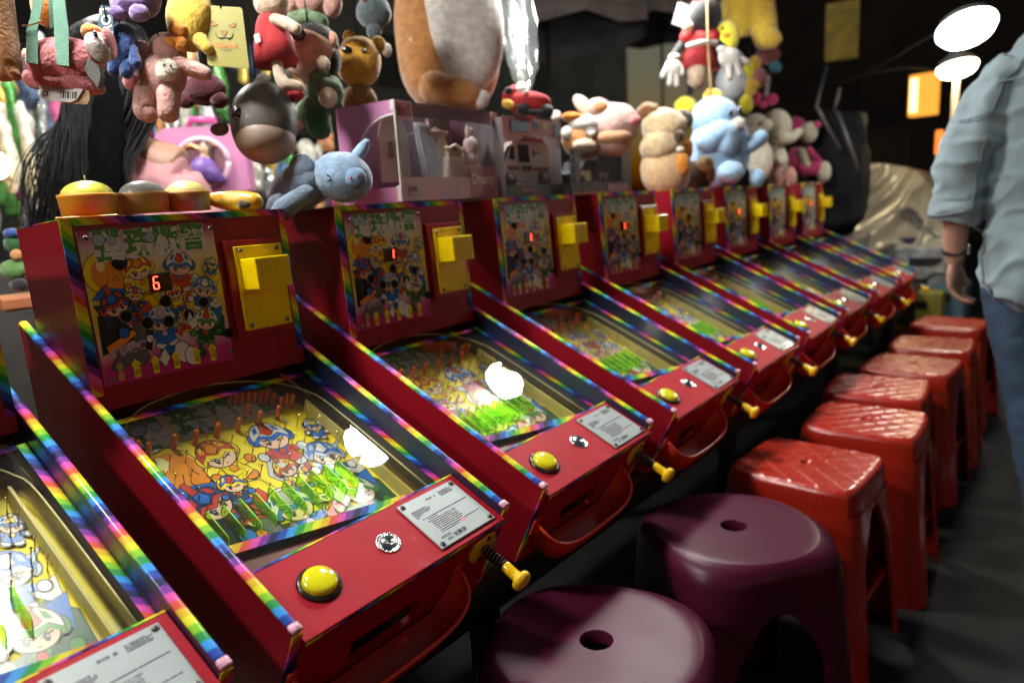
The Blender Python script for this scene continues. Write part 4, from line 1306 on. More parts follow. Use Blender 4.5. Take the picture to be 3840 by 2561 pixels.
plush('cushion_plush', 'huge tan and white plush cushion hanging above the dollhouse box', 'cushion', .76, 1670, 170, [
    ('body', tan, 'e', 1680, 130, 0, 200, 310, 120, -4, .02, .85), ('belly', wht, 'e', 1735, 90, -55, 150, 280, 96, -8, .02, .88), ('foot', tan, 'l', [(1640, 355, -70, 62), (1760, 385, -84, 52), (1805, 400, -84, 26)]), ('foot', wht, 'e', 1812, 405, -92, 26, 34, 24, 20), ('care_label', card, 'f', [(1548, 190), (1582, 163), (1610, 185), (1572, 220)], -100, 2)], G1)
plush('squishy_bag', 'clear crinkled plastic bag hanging beside the big tan cushion', 'plastic bag', .92, 1945, 150, [
    ('film', clear('clear_bag', (.92, .95, .95), .12, .12, 1.5, .07, (.7, .75, .75)), 'e', 1945, 90, 0, 68, 265, 26, -6, .22), ('content', pm('silver_foil', (.45, .47, .47), .25, .8, .5, 60, .8, 60), 'e', 1942, 110, 8, 34, 220, 12, -6, .4), ('knot', card, 'e', 1952, 322, -6, 14, 10, 12)], G1)
plush('hanging_doll', 'rag doll in a red dress with big white gloves hanging on a string', 'doll', .55, 2620, 180, [
    ('head', blk, 'e', 2640, 65, 0, 66, 72, 60), ('bow', redc, 'e', 2626, 5, -30, 36, 22, 20), ('face', skin, 'e', 2572, 118, -30, 22, 22, 18), ('dress', redc, 'c', [(2622, 135, -8, 42), (2620, 160, -8, 54), (2618, 195, -8, 52), (2616, 265, -8, 76)]), ('belt', card, 'l', [(2568, 198, -58, 10), (2620, 188, -66, 10), (2668, 186, -56, 10)]), ('petticoat', crm, 'l', [(2612, 270, -6, 50), (2610, 292, -6, 48)], .8), ('sleeve', redc, 'e', 2570, 150, -20, 26, 24, 24), ('sleeve', redc, 'e', 2672, 145, -20, 24, 28, 24), ('arm', blk, 'l', [(2560, 165, -10, 16), (2535, 200, -20, 15), (2522, 220, -24, 15)]), ('arm', blk, 'l', [(2680, 160, -10, 16), (2705, 190, -20, 15)]), ('leg', blk, 'l', [(2590, 290, 0, 14), (2586, 350, 0, 14)]),
    ('glove', card, 'e', 2518, 270, -28, 34, 36, 24), ('glove>finger', card, 'l', [(2496, 268, -34, 13), (2478, 300, -36, 11)]), ('glove>finger', card, 'l', [(2508, 292, -34, 12), (2504, 328, -36, 11)]), ('glove>finger', card, 'l', [(2528, 294, -34, 12), (2530, 332, -36, 11)]), ('glove>finger', card, 'l', [(2544, 270, -34, 11), (2550, 290, -36, 10)]), ('cuff', card, 'e', 2522, 228, -26, 24, 14, 20),
    ('glove', card, 'e', 2730, 235, -34, 48, 40, 28, 20), ('glove>finger', card, 'l', [(2720, 270, -44, 14), (2722, 310, -46, 12)]), ('glove>finger', card, 'l', [(2748, 262, -44, 13), (2760, 296, -46, 11)]), ('glove>finger', card, 'l', [(2768, 240, -42, 12), (2786, 250, -44, 10)]), ('cuff', card, 'e', 2706, 205, -30, 30, 16, 22, 20),
    ('tag', card, 'f', [(2535, 28), (2575, 42), (2550, 122), (2510, 108)], -40, 2), ('string', pm('straw_cord', (.42, .30, .14), .7), 'l', [(2634, -60, -64, 4), (2636, 190, -70, 4), (2646, 360, -72, 5)])], G1)
plush('hanging_plush', 'tall yellow plush legs hanging at the top beside the red-dress doll', 'plush toy', .72, 2820, 60, [('body', yel, 'e', 2790, 30, 0, 84, 110, 60), ('shirt', redc, 'e', 2800, -30, -4, 86, 40, 62), ('leg', yel, 'l', [(2840, 20, -30, 50), (2850, 110, -34, 50), (2855, 160, -40, 44)]), ('foot', yel, 'e', 2862, 168, -54, 48, 38, 34)], G1)
plush('chick_plush', 'yellow chick plush peeking out behind the white glove', 'plush toy', .70, 2730, 140, [('body', lemon, 'e', 2725, 140, 0, 46, 58, 40), ('beak', orng, 'e', 2712, 150, -36, 14, 9, 12), ('eye', EYE, 'e', 2698, 122, -34, 7, 7, 5)], G1)
plush('balloon_ball', 'grey round ball hanging under the white glove', 'ball', .72, 2740, 320, [('body', pm('grey_ball', (.22, .23, .24), .5), 'e', 2742, 310, 0, 56, 78, 50)], G1)
plush('hanging_plush', 'string of small yellow plush figures between the glove and the cream lamb', 'plush toy', .80, 2810, 310, [('head', lemon, 'e', 2805, 270, 0, 26, 28, 22), ('head', yel, 'e', 2832, 235, 4, 24, 26, 20), ('body', yel, 'e', 2808, 330, 0, 30, 34, 24), ('body', lemon, 'e', 2798, 392, 0, 26, 36, 22), ('arm', yel, 'l', [(2820, 310, -10, 11), (2838, 330, -14, 10)])], G1)
plush('hanging_plush', 'pink and blue plush scraps hanging above the pink bow', 'plush toy', .85, 2870, 230, [('body', plush_mat('dusky_pink', (.30, .10, .12)), 'e', 2880, 205, 0, 44, 38, 30), ('ribbon', plush_mat('teal', (.05, .20, .28)), 'e', 2905, 255, -6, 24, 22, 16, 30), ('strip', wht, 'l', [(2880, 290, 0, 8), (2872, 360, 0, 8)]), ('body', plush_mat('dusky_pink', (.30, .10, .12)), 'e', 2850, 290, 4, 26, 36, 22)], G1)
plush('lemon_ball', 'bright lemon ball hanging behind the sky-blue plush', 'ball', .90, 2570, 400, [('body', lemon, 'e', 2570, 402, 0, 42, 38, 34)], G1)
plush('lemon_ball', 'lemon and orange beanie ball on top of the sky-blue plush', 'ball', .66, 2672, 362, [('body', lemon, 'e', 2674, 364, 0, 36, 28, 28), ('patch', orng, 'e', 2656, 358, -16, 16, 18, 16)], G1)

# --- toys standing on the backboxes
def cup(px, w, dome_mat, cup_mat, lab, stem=False):
    p = P(px, 815, .535); p.z = 1.1395
    r0 = w / 2
    t = thing('egg_cup_toy', lab, 'toy', p, (0, 0, R_(random.uniform(0, 90))), 'squishy cups on the backbox')
    mb = MB(); mb.lathe([(r0 * .94, 0), (r0 * .98, .027), (r0 * 1.0, .028), (r0 * 1.0, .0325), (r0 * .95, .033), (r0 * .93, .030), (r0 * .5, .029)], 40); mb.build('cup', [cup_mat], t)
    mb = MB(); hh = r0 * .55
    mb.lathe([(r0 * .90, .028)] + [(r0 * .88 * math.cos(a), .030 + hh * math.sin(a)) for a in [R_(q) for q in range(0, 90, 9)]] + [(.0001, .030 + hh)], 40); d_ = mb.build('dome', [dome_mat], t)
    if stem:
        mb = MB(); mb.tube([(0, 0, .029 + hh), (.001, 0, .034 + hh), (.003, 0, .038 + hh)], .0011, 6); mb.build('stem', [dome_mat], d_)
        mb = MB(); mb.add(*rbox((r0 * 2.1, r0 * 2.0, .003), .001, 1), M=Matrix.Translation((0.004, 0, -.0015))); mb.build('lid', [pm('yellow_lid', (.62, .36, .01), .4)], t)
    return t


cp = pm('peach_cup', (.60, .30, .08), .45, 0, .08, 20, .1, 300, sub=.2); cp2 = pm('amber_cup', (.66, .32, .03), .45, 0, .08, 20, .1, 300, sub=.2)
cup(342, .082, pm('lime_yellow_squish', (.60, .58, .06), .4, 0, .08, 30, sub=.3), cp2, 'amber cup with a lime yellow dome and stem on the backbox', True)
cup(548, .078, pm('grey_squish', (.36, .34, .32), .4, 0, .08, 30, sub=.3), cp, 'peach cup with a pale grey dome, middle of the three cups')
cup(712, .074, pm('pale_yellow_squish', (.58, .52, .18), .4, 0, .08, 30, sub=.3), cp, 'peach cup with a pale yellow dome beside the fruit')
plush('toy_fruit', 'yellow-orange squishy papaya with a dark tip lying on the backbox', 'toy fruit', .50, 885, 757, [('body', pm('papaya_skin', (.55, .30, .02), .4, 0, .25, 40, .1, 200, coat=.2), 'l', [(790, 745, 24, 26), (850, 752, 8, 36), (915, 756, -4, 38), (955, 758, -10, 34)]), ('tip', dkb, 'l', [(922, 776, -34, 17), (940, 776, -38, 13)]), ('spots', dkb, 'l', [(832, 722, -20, 3), (850, 722, -22, 2)])])

plush('pig_plush', 'grey-blue plush pig lying head down beside the dollhouse box', 'plush toy', .475, 1250, 690, [
    ('body', gb, 'l', [(1030, 770, 60, 52), (1080, 715, 40, 80), (1160, 680, 10, 88)]), ('head', gbl, 'e', 1290, 670, -20, 112, 92, 84, 12, .02), ('snout', pm('plush_snout', (.13, .24, .38), .85, 0, .1, 30, .4, 320, sheen=.3), 'e', 1352, 688, -84, 40, 38, 30, 0, .0), ('snout>nostril', redc, 'e', 1342, 696, -116, 4, 7, 4), ('snout>nostril', redc, 'e', 1368, 688, -112, 4, 7, 4), ('ear', gb, 'e', 1150, 642, -60, 46, 50, 20, -20), ('ear', sky_, 'l', [(1345, 590, -20, 24), (1365, 562, -22, 22), (1378, 543, -22, 15)]), ('arm', gb, 'l', [(1165, 740, -60, 34), (1090, 790, -66, 36), (1062, 810, -64, 28)]), ('eye', EYE, 'l', [(1252, 680, -98, 2.4), (1262, 686, -99, 2.4), (1262, 698, -99, 2.4), (1254, 704, -98, 2.4)]), ('leg', gb, 'e', 1060, 770, -20, 48, 40, 40)], G2)

# dollhouse box: card frame, clear window, furniture inside
def toybox(name, lab, x, y, z, yaw, w, dp, h, fr, wall, mats):
    t = thing(name, lab, 'toy box', (x, y, z), (0, 0, R_(yaw)), 'boxed toys on the backboxes')
    return t


CARDP = pm('lilac_card', (.52, .22, .42), .4, 0, .06, 12, coat=.3); CARDL = pm('pale_pink_card', (.68, .42, .48), .4, 0, .06, 14, coat=.3); CARDD = pm('plum_card', (.30, .13, .19), .5)
WIN = clear('box_window', (.95, .95, .96), .05, .05, 1.45, .05, (.6, .55, .6))
bx, by, bz = .668, .490, 1.1370
bw, bd, bh = .385, .17, .210
t = thing('dollhouse_box', 'pink window box with a toy dollhouse lettered Dreamy', 'toy box', (bx, by, bz), (0, 0, R_(6)), 'boxed toys on the backboxes')
mb = MB()
mb.box((bw / 2, bd / 2, .002), (bw, bd, .004)); mb.box((bw / 2, bd - .001, bh / 2), (bw, .002, bh - .004)); mb.box((bw - .001, bd / 2, bh / 2), (.002, bd - .004, bh - .006))
mb.build('carton', [CARDD], t)
mb = MB(); mb.box((bw / 2, -.001, .0265), (bw, .002, .050)); mb.build('front_band', [CARDL], t)
mb = MB(); mb.box((.028, -.001, bh - .019), (.054, .002, .038)); mb.build('corner_card', [CARDL], t)
mb = MB(); mb.box((bw - .014, -.001, bh - .018), (.028, .002, .036)); mb.build('corner_card', [CARDL], t)
mb = MB(); mb.box((.028, -.0025, bh - .019), (.044, .002, .028)); mb.build('brand_patch', [pm('rose_print', (.42, .10, .16), .5)], t)
mb = MB()
for q in range(3):
    mb.tube([(.012 + q * .007, -.0036, bh - .029), (.012 + q * .007, -.0036, bh - .014), (.0155 + q * .007, -.0036, bh - .010), (.019 + q * .007, -.0036, bh - .014)], .0011, 5)
mb.build('brand_mark', [pm('deep_rose', (.45, .04, .12), .5)], t)
# arched side
mb = MB()
arc = [(bd, 0), (bd, bh), (0, bh), (0, bh - .030)] + [(.004 + .108 * math.sin(R_(a)), bh - .030 - .085 * (1 - math.cos(R_(a)))) for a in range(0, 91, 9)] + [(.112, .05), (.100, .032), (.0, .032), (0, 0)]
Mx = Matrix(((0, 0, 1, 0), (1, 0, 0, 0), (0, 1, 0, 0), (0, 0, 0, 1)))
mb.prism(arc, -.002, .0, 0, Mx); mb.build('side_card', [CARDP], t)
mb = MB(); mb.tube([(-.001, a, b) for a, b in arc[3:-2]], .003, 6); mb.box((-.0012, .003, .018), (.004, .010, .034)); mb.box((-.0012, .003, bh - .011), (.004, .010, .020)); mb.box((.0, -.0016, bh * .5), (.005, .004, bh)); mb.build('white_edge', [card], t)
mb = MB(); mb.box((bw / 2, .004, bh / 2 + .02), (bw - .006, .0008, bh - .05)); mb.build('window', [WIN], t)
mb = MB(); mb.box((bw / 2 + .012, -.0006, bh - .016), (bw - .084, .0012, .030)); mb.build('top_film', [clear('mauve_film', (.70, .60, .66), .03, .15, 1.45, .45, (.30, .20, .26))], t)
mb = MB(); mb.box((bw / 2, bd / 2, bh - .0006), (bw - .006, bd - .006, .0010)); mb.build('top_window', [WIN], t)
mb = MB(); mb.add([(bw - .098 - .035, -.0025, .048), (bw - .03, -.0025, .048), (bw - .03, -.0025, .074), (bw - .133, -.0025, .074)], [(0, 1, 2, 3)]); mb.box((bw - .0815, -.002, .040), (.105, .002, .075)); mb.build('name_flag', [pm('rose_card', (.46, .20, .27), .4)], t)
vs_, fs = text_mesh('Dreamy', .036, .0012)
mb = MB(); mb.add([(v.x * .8 + bw - .082, -.0042, v.y + .046) for v in vs_], fs); mb.build('lettering', [pm('pale_letter', (.85, .80, .74), .5)], t)
mb = MB(); mb.add(*rbox((.058, .002, .026), .0008, 1), M=Matrix.Translation((.050, -.0028, .026))); mb.build('label_patch', [pm('cream_print', (.56, .48, .46), .5)], t)
mb = MB(); mb.box((.036, -.0042, .026), (.026, .001, .012)); mb.build('label_print', [pm('plum_print', (.30, .12, .26), .5)], t)
# inside: wall panels, curtain, throne, rabbit figure, chandelier
FURN = pm('ivory_plastic', (.85, .76, .56), .4)
mb = MB(); mb.prism([(0, 0), (.095, 0), (.095, .10), (.08, .14), (.0475, .155), (.015, .14), (0, .10)], 0, .006, 0, Matrix(((1, 0, 0, .012), (0, 0, 1, .06), (0, 1, 0, .045), (0, 0, 0, 1)))); mb.build('house_panel', [pm('beige_panel', (.62, .46, .38), .5)], t)
for x in (.045, .068):
    mb = MB(); mb.box((x, .058, .115), (.012, .003, .035)); mb.build('house_window', [pm('rose_dim', (.30, .13, .14), .5)], t)
mb = MB(); mb.grid(lambda u, v: (.115 + .105 * u * (.45 + .55 * v) + .02 * v, .045 + .006 * math.sin(u * 40), .175 - .135 * v), 60, 8); mb.build('tulle_curtain', [pm('white_tulle', (.74, .77, .82), .7, 0, .2, 80)], t)
mb = MB()
mb.box((.222, .03, .075), (.060, .035, .050))
for x in (.192, .252):
    mb.tube([(x, .018, .045), (x, .018, .112)], .0042, 8); mb.ell((x, .018, .118), (.006, .006, .006), seg=10, rings=6)
for q in range(5):
    mb.tube([(.200 + q * .011, .016, .098), (.200 + q * .011, .016, .114)], .0022, 6)
mb.tube([(.192, .016, .113), (.207, .016, .121), (.222, .016, .127), (.237, .016, .121), (.252, .016, .113)], .0042, 8)
mb.build('toy_throne', [FURN], t)
mb = MB(); mb.prism([(-.042, 0), (.042, 0), (.042, .08), (.02, .115), (0, .125), (-.02, .115), (-.042, .08)], 0, .005, 0, Matrix(((1, 0, 0, .232), (0, 0, 1, .075), (0, 1, 0, .05), (0, 0, 0, 1)))); mb.ell((.222, .070, .145), (.010, .006, .015)); mb.build('mirror', [pm('mirror_frame', (.55, .40, .34), .5)], t)
mb = MB(); mb.ell((.305, .03, .128), (.021, .018, .024)); mb.ell((.296, .03, .160), (.006, .006, .018)); mb.ell((.312, .03, .158), (.006, .006, .016)); mb.ell((.306, .03, .095), (.018, .016, .022)); mb.ell((.311, .032, .068), (.028, .022, .024)); mb.build('rabbit_figure', [pm('rabbit_plastic', (.80, .62, .60), .5)], t)
mb = MB(); mb.ell((.312, .028, .066), (.029, .023, .018)); mb.build('rabbit_skirt', [pm('coral_skirt', (.80, .34, .26), .5)], t)
mb = MB(); mb.lathe([(.045, 0), (.05, .008), (.03, .012), (.006, .016), (.002, .04)], 16, M=Matrix.Translation((.19, .07, .150))); mb.build('chandelier', [pm('rose_plastic', (.36, .20, .19), .4)], t)
mb = MB(); mb.box((.27, .14, .13), (.2, .004, .16)); mb.build('back_print', [pm('mauve_print', (.26, .11, .15), .6, 0, .4, 20)], t)
mb = MB(); mb.ell((bw + .004, -.004, .045), (.024, .004, .04)); mb.build('rabbit_cutout', [CARDL], t)

# boxed ambulance
VANW = pm('van_white', (.82, .78, .70), .3, coat=.4); TYRE = pm('toy_tyre', (.012, .012, .012), .7); VGL = pm('toy_glass', (.012, .012, .014), .15, coat=.5); VR = pm('van_red', (.42, .03, .03), .4)
DKC = pm('dark_card', (.030, .030, .036), .45, coat=.3); REDC = pm('red_card', (.40, .04, .03), .45, coat=.3); BLC = pm('blue_card', (.05, .14, .32), .45, coat=.3)
t = thing('ambulance_box', 'window box holding a white toy ambulance with red stripes', 'toy box', (1.035, .50, 1.1365), (0, 0, R_(5)), 'boxed toys on the backboxes')
w, dp, h = .290, .12, .200
VX = Matrix.Translation((-.030, 0, 0)) @ Matrix.Diagonal((1.38, 1, 1.10, 1))
mb = MB(); mb.box((w / 2, dp / 2, .002), (w, dp, .004)); mb.box((w / 2, dp - .001, h / 2), (w, .002, h - .006)); mb.box((w - .001, dp / 2, h / 2), (.002, dp - .004, h - .006)); mb.box((.001, dp / 2, h / 2), (.002, dp - .004, h - .006)); mb.build('carton', [pm('grey_card', (.24, .22, .23), .5)], t)
mb = MB(); mb.box((w / 2, -.001, h - .022), (w, .002, .044)); mb.prism([(.0, h - .044), (.10, h - .044), (.07, h - .060), (.03, h - .062)], -.002, 0, 0, Matrix(((1, 0, 0, 0), (0, 0, 1, 0), (0, 1, 0, 0), (0, 0, 0, 1)))); mb.build('header_card', [REDC], t)
mb = MB(); mb.box((.075, -.003, h - .022), (.085, .002, .028)); mb.build('header_patch', [BLC], t)
mb = MB(); mb.box((w - .025, -.003, h - .024), (.030, .002, .036)); mb.build('header_patch', [BLC], t)
for q, c in enumerate(((.10, .10, .40), (.10, .26, .05), (.5, .04, .04), (.55, .45, .03))):
    mb = MB(); mb.box((.15 + q * .016, -.003, h - .016), (.014, .002, .018)); mb.build('colour_chip', [pm('chip%d' % q, c, .5)], t)
mb = MB(); mb.box((w / 2, -.001, .015), (w, .002, .030)); mb.build('front_band', [DKC], t)
mb = MB()
for q in range(4):
    mb.lathe([(.006, 0), (.006, .001), (.0001, .001)], 12, M=Matrix.Translation((.075 + q * .016, -.0022, .014)) @ Matrix.Rotation(R_(90), 4, 'X'))
mb.build('age_print', [pm('dim_coral', (.36, .16, .14), .5)], t)
mb = MB(); mb.box((w / 2, .003, h / 2 - .004), (w - .006, .0008, h - .075)); mb.build('window', [WIN], t)
prof = [(.030, .038), (.030, .070), (.045, .078), (.062, .110), (.085, .132), (.095, .134), (.100, .143), (.195, .143), (.205, .132), (.215, .128), (.222, .060), (.222, .038)]
mb = MB(); mb.prism(prof, .03, .09, 0, Matrix(((1, 0, 0, 0), (0, 0, 1, 0), (0, 1, 0, 0), (0, 0, 0, 1)))); van = mb.build('ambulance', [VANW], t); van.matrix_local = VX
for x in (.062, .190):
    mb = MB(); mb.lathe([(.021, 0), (.021, .010), (.012, .011), (.0001, .0105)], 20, M=Matrix.Translation((x, .032, .042)) @ Matrix.Rotation(R_(90), 4, 'X')); mb.lathe([(.011, .0112), (.009, .013), (.0001, .013)], 16, 1, M=Matrix.Translation((x, .032, .042)) @ Matrix.Rotation(R_(90), 4, 'X')); mb.build('wheel', [TYRE, pm('toy_rim', (.12, .12, .12), .4)], van)
for pts in ([(.068, .088), (.088, .088), (.088, .120), (.076, .118)], [(.102, .082), (.142, .082), (.138, .124), (.100, .124)], [(.036, .078), (.052, .082), (.074, .122), (.066, .118)]):
    mb = MB(); mb.prism(pts, .0285, .030, 0, Matrix(((1, 0, 0, 0), (0, 0, 1, 0), (0, 1, 0, 0), (0, 0, 0, 1)))); mb.build('window', [VGL], van)
mb = MB(); mb.box((.082, .0292, .068), (.040, .0012, .010)); mb.box((.185, .0292, .066), (.060, .0012, .009)); mb.box((.150, .0292, .136), (.095, .0012, .006)); mb.build('stripe', [VR], van)
mb = MB(); mb.ell((.158, .0295, .104), (.006, .0012, .009)); mb.box((.170, .0292, .106), (.016, .0010, .005)); mb.build('emblem', [pm('emblem_blue', (.06, .10, .30), .5)], van)
mb = MB(); mb.box((.130, .0292, .068), (.036, .0012, .012)); mb.build('door_print', [pm('print_dim', (.10, .11, .10), .5)], van)

# boxed black car
t = thing('car_box', 'low black window box holding a dark toy car', 'toy box', (1.325, .50, 1.1335), (0, 0, R_(5)), 'boxed toys on the backboxes')
w, dp, h = .410, .12, .128
mb = MB(); mb.box((w / 2, dp / 2, .002), (w, dp, .004)); mb.box((w / 2, dp - .001, h / 2), (w, .002, h - .006)); mb.box((.030, -.001, h / 2), (.060, .002, h)); mb.box((w - .035, -.001, h / 2), (.070, .002, h)); mb.build('carton', [DKC], t)
mb = MB(); mb.box((w / 2, -.0012, .018), (w - .131, .0024, .036)); mb.build('front_band', [pm('blue_black_card', (.025, .025, .05), .4)], t)
mb = MB(); mb.box((w * .74, -.0032, .018), (.15, .002, .022)); mb.build('grey_print', [pm('grey_print', (.22, .14, .15), .5)], t)
mb = MB(); mb.box((w * .5, -.0032, .003), (w, .002, .006)); mb.build('red_line', [REDC], t)
for q in range(4):
    mb = MB(); mb.box((.035, -.0032, .045 + q * .026), (.030, .002, .016)); mb.build('side_print', [pm('dim_print%d' % (q % 2), ((.12, .05, .06), (.05, .05, .06))[q % 2], .5)], t)
mb = MB(); mb.box((w / 2, .003, h / 2 + .014), (w - .13, .0008, h - .03)); mb.build('window', [WIN], t)
prof = [(.085, .040), (.082, .062), (.098, .072), (.125, .076), (.150, .100), (.225, .102), (.262, .078), (.295, .070), (.298, .040)]
mb = MB(); mb.prism(prof, .03, .10, 0, Matrix(((1, 0, 0, 0), (0, 0, 1, 0), (0, 1, 0, 0), (0, 0, 0, 1)))); cr = mb.build('toy_car', [pm('car_black', (.05, .05, .058), .2, coat=1)], t)
for x in (.115, .268):
    mb = MB(); mb.lathe([(.018, 0), (.018, .012), (.0001, .012)], 18, M=Matrix.Translation((x, .033, .044)) @ Matrix.Rotation(R_(90), 4, 'X')); mb.build('wheel', [TYRE], cr)
mb = MB(); mb.box((.150, .0285, .055), (.060, .002, .030)); mb.ell((.102, .029, .050), (.010, .003, .014)); mb.ell((.250, .029, .052), (.008, .003, .012)); mb.build('gold_trim', [pm('gold_print', (.85, .66, .24), .4)], cr)

plush('red_car_plush', 'stuffed red toy car with white windscreen on top of the ambulance box', 'plush toy', .545, 1985, 405, [('body', redc, 'e', 1985, 392, 0, 82, 42, 62, 6, .03, .85), ('cabin', redc, 'e', 1925, 358, 4, 44, 34, 46, -20), ('windscreen', card, 'e', 1958, 350, -26, 28, 20, 22, 10), ('side_window', blk, 'e', 1908, 354, -34, 18, 14, 16, -20), ('bolt', yel, 'e', 1905, 408, -48, 24, 18, 14, 20), ('wheel', blk, 'e', 1962, 425, -44, 26, 26, 20), ('wheel', blk, 'e', 2048, 432, -40, 26, 26, 20), ('bumper', blk, 'l', [(1950, 436, -46, 12), (2000, 440, -50, 12), (2045, 438, -44, 12)]), ('headlight', card, 'e', 1972, 366, -56, 10, 7, 5, -20)], G2)
plush('corgi_plush', 'orange and white plush corgi lying between ambulance box and pink pig', 'plush toy', .60, 2190, 520, [('body', tan, 'e', 2190, 530, 0, 84, 66, 60), ('head', wht, 'e', 2200, 480, -20, 70, 40, 50, 4), ('patch', orng, 'e', 2150, 452, -22, 46, 20, 40, 8), ('ear', crm, 'e', 2190, 400, 0, 28, 54, 14, -40), ('ear', wht, 'e', 2085, 440, -10, 18, 22, 14), ('paw', wht, 'e', 2122, 512, -36, 22, 26, 20), ('paw', gry, 'e', 2210, 515, -56, 22, 22, 16), ('paw', wht, 'e', 2212, 522, -66, 14, 12, 12), ('chest', crm, 'e', 2190, 560, -46, 46, 26, 30)], G2)
pig = plush_mat('fleece_pink', (.62, .40, .36), .9)
plush('pig_plush', 'fluffy pale pink plush pig above the boxed black car', 'plush toy', .53, 2290, 490, [('head', pig, 'e', 2302, 472, 0, 98, 84, 66, 0, .06), ('ear', pig, 'e', 2242, 412, -30, 44, 34, 18, 6, .06), ('ear>inner', tan, 'e', 2248, 418, -44, 28, 20, 12, 4), ('ear', pig, 'e', 2350, 420, 10, 34, 26, 20, 30, .06), ('snout', plush_mat('snout_pink', (.60, .20, .20)), 'e', 2372, 470, -56, 24, 19, 20), ('body', pig, 'e', 2300, 545, 6, 74, 40, 56, 0, .06), ('chin', plush_mat('apricot', (.50, .26, .14)), 'e', 2300, 528, -34, 66, 30, 36)], G2)  # darker lower patch: shade under the pig's face put into the plush colour
plush('dog_plush', 'curly tan plush dog with brown ears and an orange tongue', 'plush toy', .56, 2490, 580, [('head', oat, 'e', 2490, 480, 0, 88, 70, 70, 10, .10), ('ear', brn, 'e', 2428, 422, -10, 42, 32, 34, -10, .14), ('ear', dkb, 'e', 2560, 452, 0, 40, 40, 32, 30, .14), ('muzzle', oat, 'e', 2470, 560, -20, 74, 66, 60, 0, .07), ('body', ltan, 'e', 2495, 640, 0, 92, 108, 70, -8, .04), ('nose', dkb, 'e', 2530, 530, -64, 20, 22, 18), ('tongue', orng, 'e', 2546, 632, -62, 26, 42, 18, -6), ('tooth', card, 'e', 2536, 580, -66, 15, 12, 12), ('paw', orng, 'e', 2580, 560, -10, 16, 38, 20)], G2)
plush('bear_paw_plush', 'dark brown plush with a pale paw at the feet of the sky-blue plush', 'plush toy', .54, 2620, 650, [('body', dkb, 'e', 2620, 660, 0, 58, 56, 40), ('paw', ltan, 'e', 2635, 625, -34, 34, 30, 26), ('paw', brn, 'e', 2656, 660, -26, 20, 34, 20)], G2)
plush('ghost_plush', 'big sky-blue rounded plush with small dark eyes', 'plush toy', .60, 2715, 550, [('body', sky_, 'e', 2700, 560, 0, 112, 152, 90, 0, .02), ('head', sky_, 'e', 2680, 450, -6, 92, 82, 80, 10, .02), ('arm', sky_, 'l', [(2640, 545, -70, 52), (2690, 525, -84, 48), (2700, 570, -84, 40)]), ('arm', sky_, 'l', [(2800, 560, -40, 26), (2838, 530, -44, 28)]), ('foot', sky_, 'e', 2715, 665, -80, 48, 40, 36), ('foot', sky_, 'e', 2822, 680, -50, 28, 34, 28), ('eye', EYE, 'e', 2712, 455, -92, 9, 12, 8), ('eye', EYE, 'e', 2750, 442, -84, 10, 15, 8), ('nose', EYE, 'e', 2756, 503, -80, 8, 11, 7), ('mouth', wht, 'e', 2742, 488, -84, 26, 22, 12)], G2)
plush('lamb_plush', 'cream plush lamb squeezed behind the sky-blue plush', 'plush toy', .74, 2830, 530, [('head', iv, 'e', 2828, 475, 0, 52, 46, 40, 0, .10), ('snout', iv, 'e', 2860, 480, -30, 26, 26, 22), ('body', iv, 'e', 2850, 600, 0, 46, 80, 40, 0, .06), ('eye', EYE, 'e', 2836, 478, -40, 5, 6, 4)], G2)
plush('elephant_plush', 'ivory plush elephant with a pink bow and raised trunk', 'plush toy', .70, 2915, 540, [('head', iv, 'e', 2912, 478, 0, 56, 66, 48), ('trunk', iv, 'l', [(2900, 530, -40, 24), (2940, 535, -50, 20), (2975, 512, -54, 14)]), ('body', iv, 'e', 2905, 600, 6, 50, 62, 44), ('foot', wht, 'e', 2905, 618, -44, 24, 18, 18), ('bow', hot, 'e', 2832, 375, -10, 18, 28, 16, 20), ('bow', hot, 'e', 2888, 378, -10, 28, 22, 16, -20), ('bow_knot', hot, 'e', 2856, 400, -16, 14, 14, 12), ('trouser', pkl, 'e', 2905, 670, -10, 28, 44, 30), ('trouser', pkl, 'e', 2958, 668, -10, 24, 40, 26)], G2)
plush('cat_plush', 'hot pink and white plush sitting last on the far backbox', 'plush toy', .66, 3020, 580, [('head', hot, 'e', 2985, 478, 6, 38, 40, 32), ('face', iv, 'e', 3022, 505, -24, 34, 40, 28, 10), ('nose', hot, 'e', 3046, 482, -44, 14, 14, 12), ('body', hot, 'e', 2990, 600, 4, 42, 48, 36), ('belly', iv, 'l', [(2992, 580, -34, 16), (3010, 630, -36, 16)]), ('leg', hot, 'l', [(3000, 640, -20, 26), (3040, 640, -30, 26), (3060, 650, -34, 22)]), ('foot', iv, 'e', 3072, 655, -44, 24, 38, 22), ('arm', hot, 'l', [(3020, 570, -30, 13), (3055, 615, -36, 12)])], G2)

# ================================================================ people
SKIN = pm('skin', (.44, .25, .18), .5, 0, .08, 20, .1, 300, sub=.1)
DENIM = pm('pale_denim', (.24, .32, .355), .85, 0, .16, 7, .35, 900, sheen=.15)
JEAN = pm('blue_jeans', (.022, .045, .085), .85, 0, .35, 9, .4, 900)
HAIR = pm('black_hair', (.004, .004, .0045), .55, 0, .3, 40, .2, 300, spec=.35)
PINKT = pm('pink_tee', (.60, .30, .32), .85, 0, .08, 8, .2, 500)
SHOE = pm('white_shoe', (.62, .60, .58), .6)


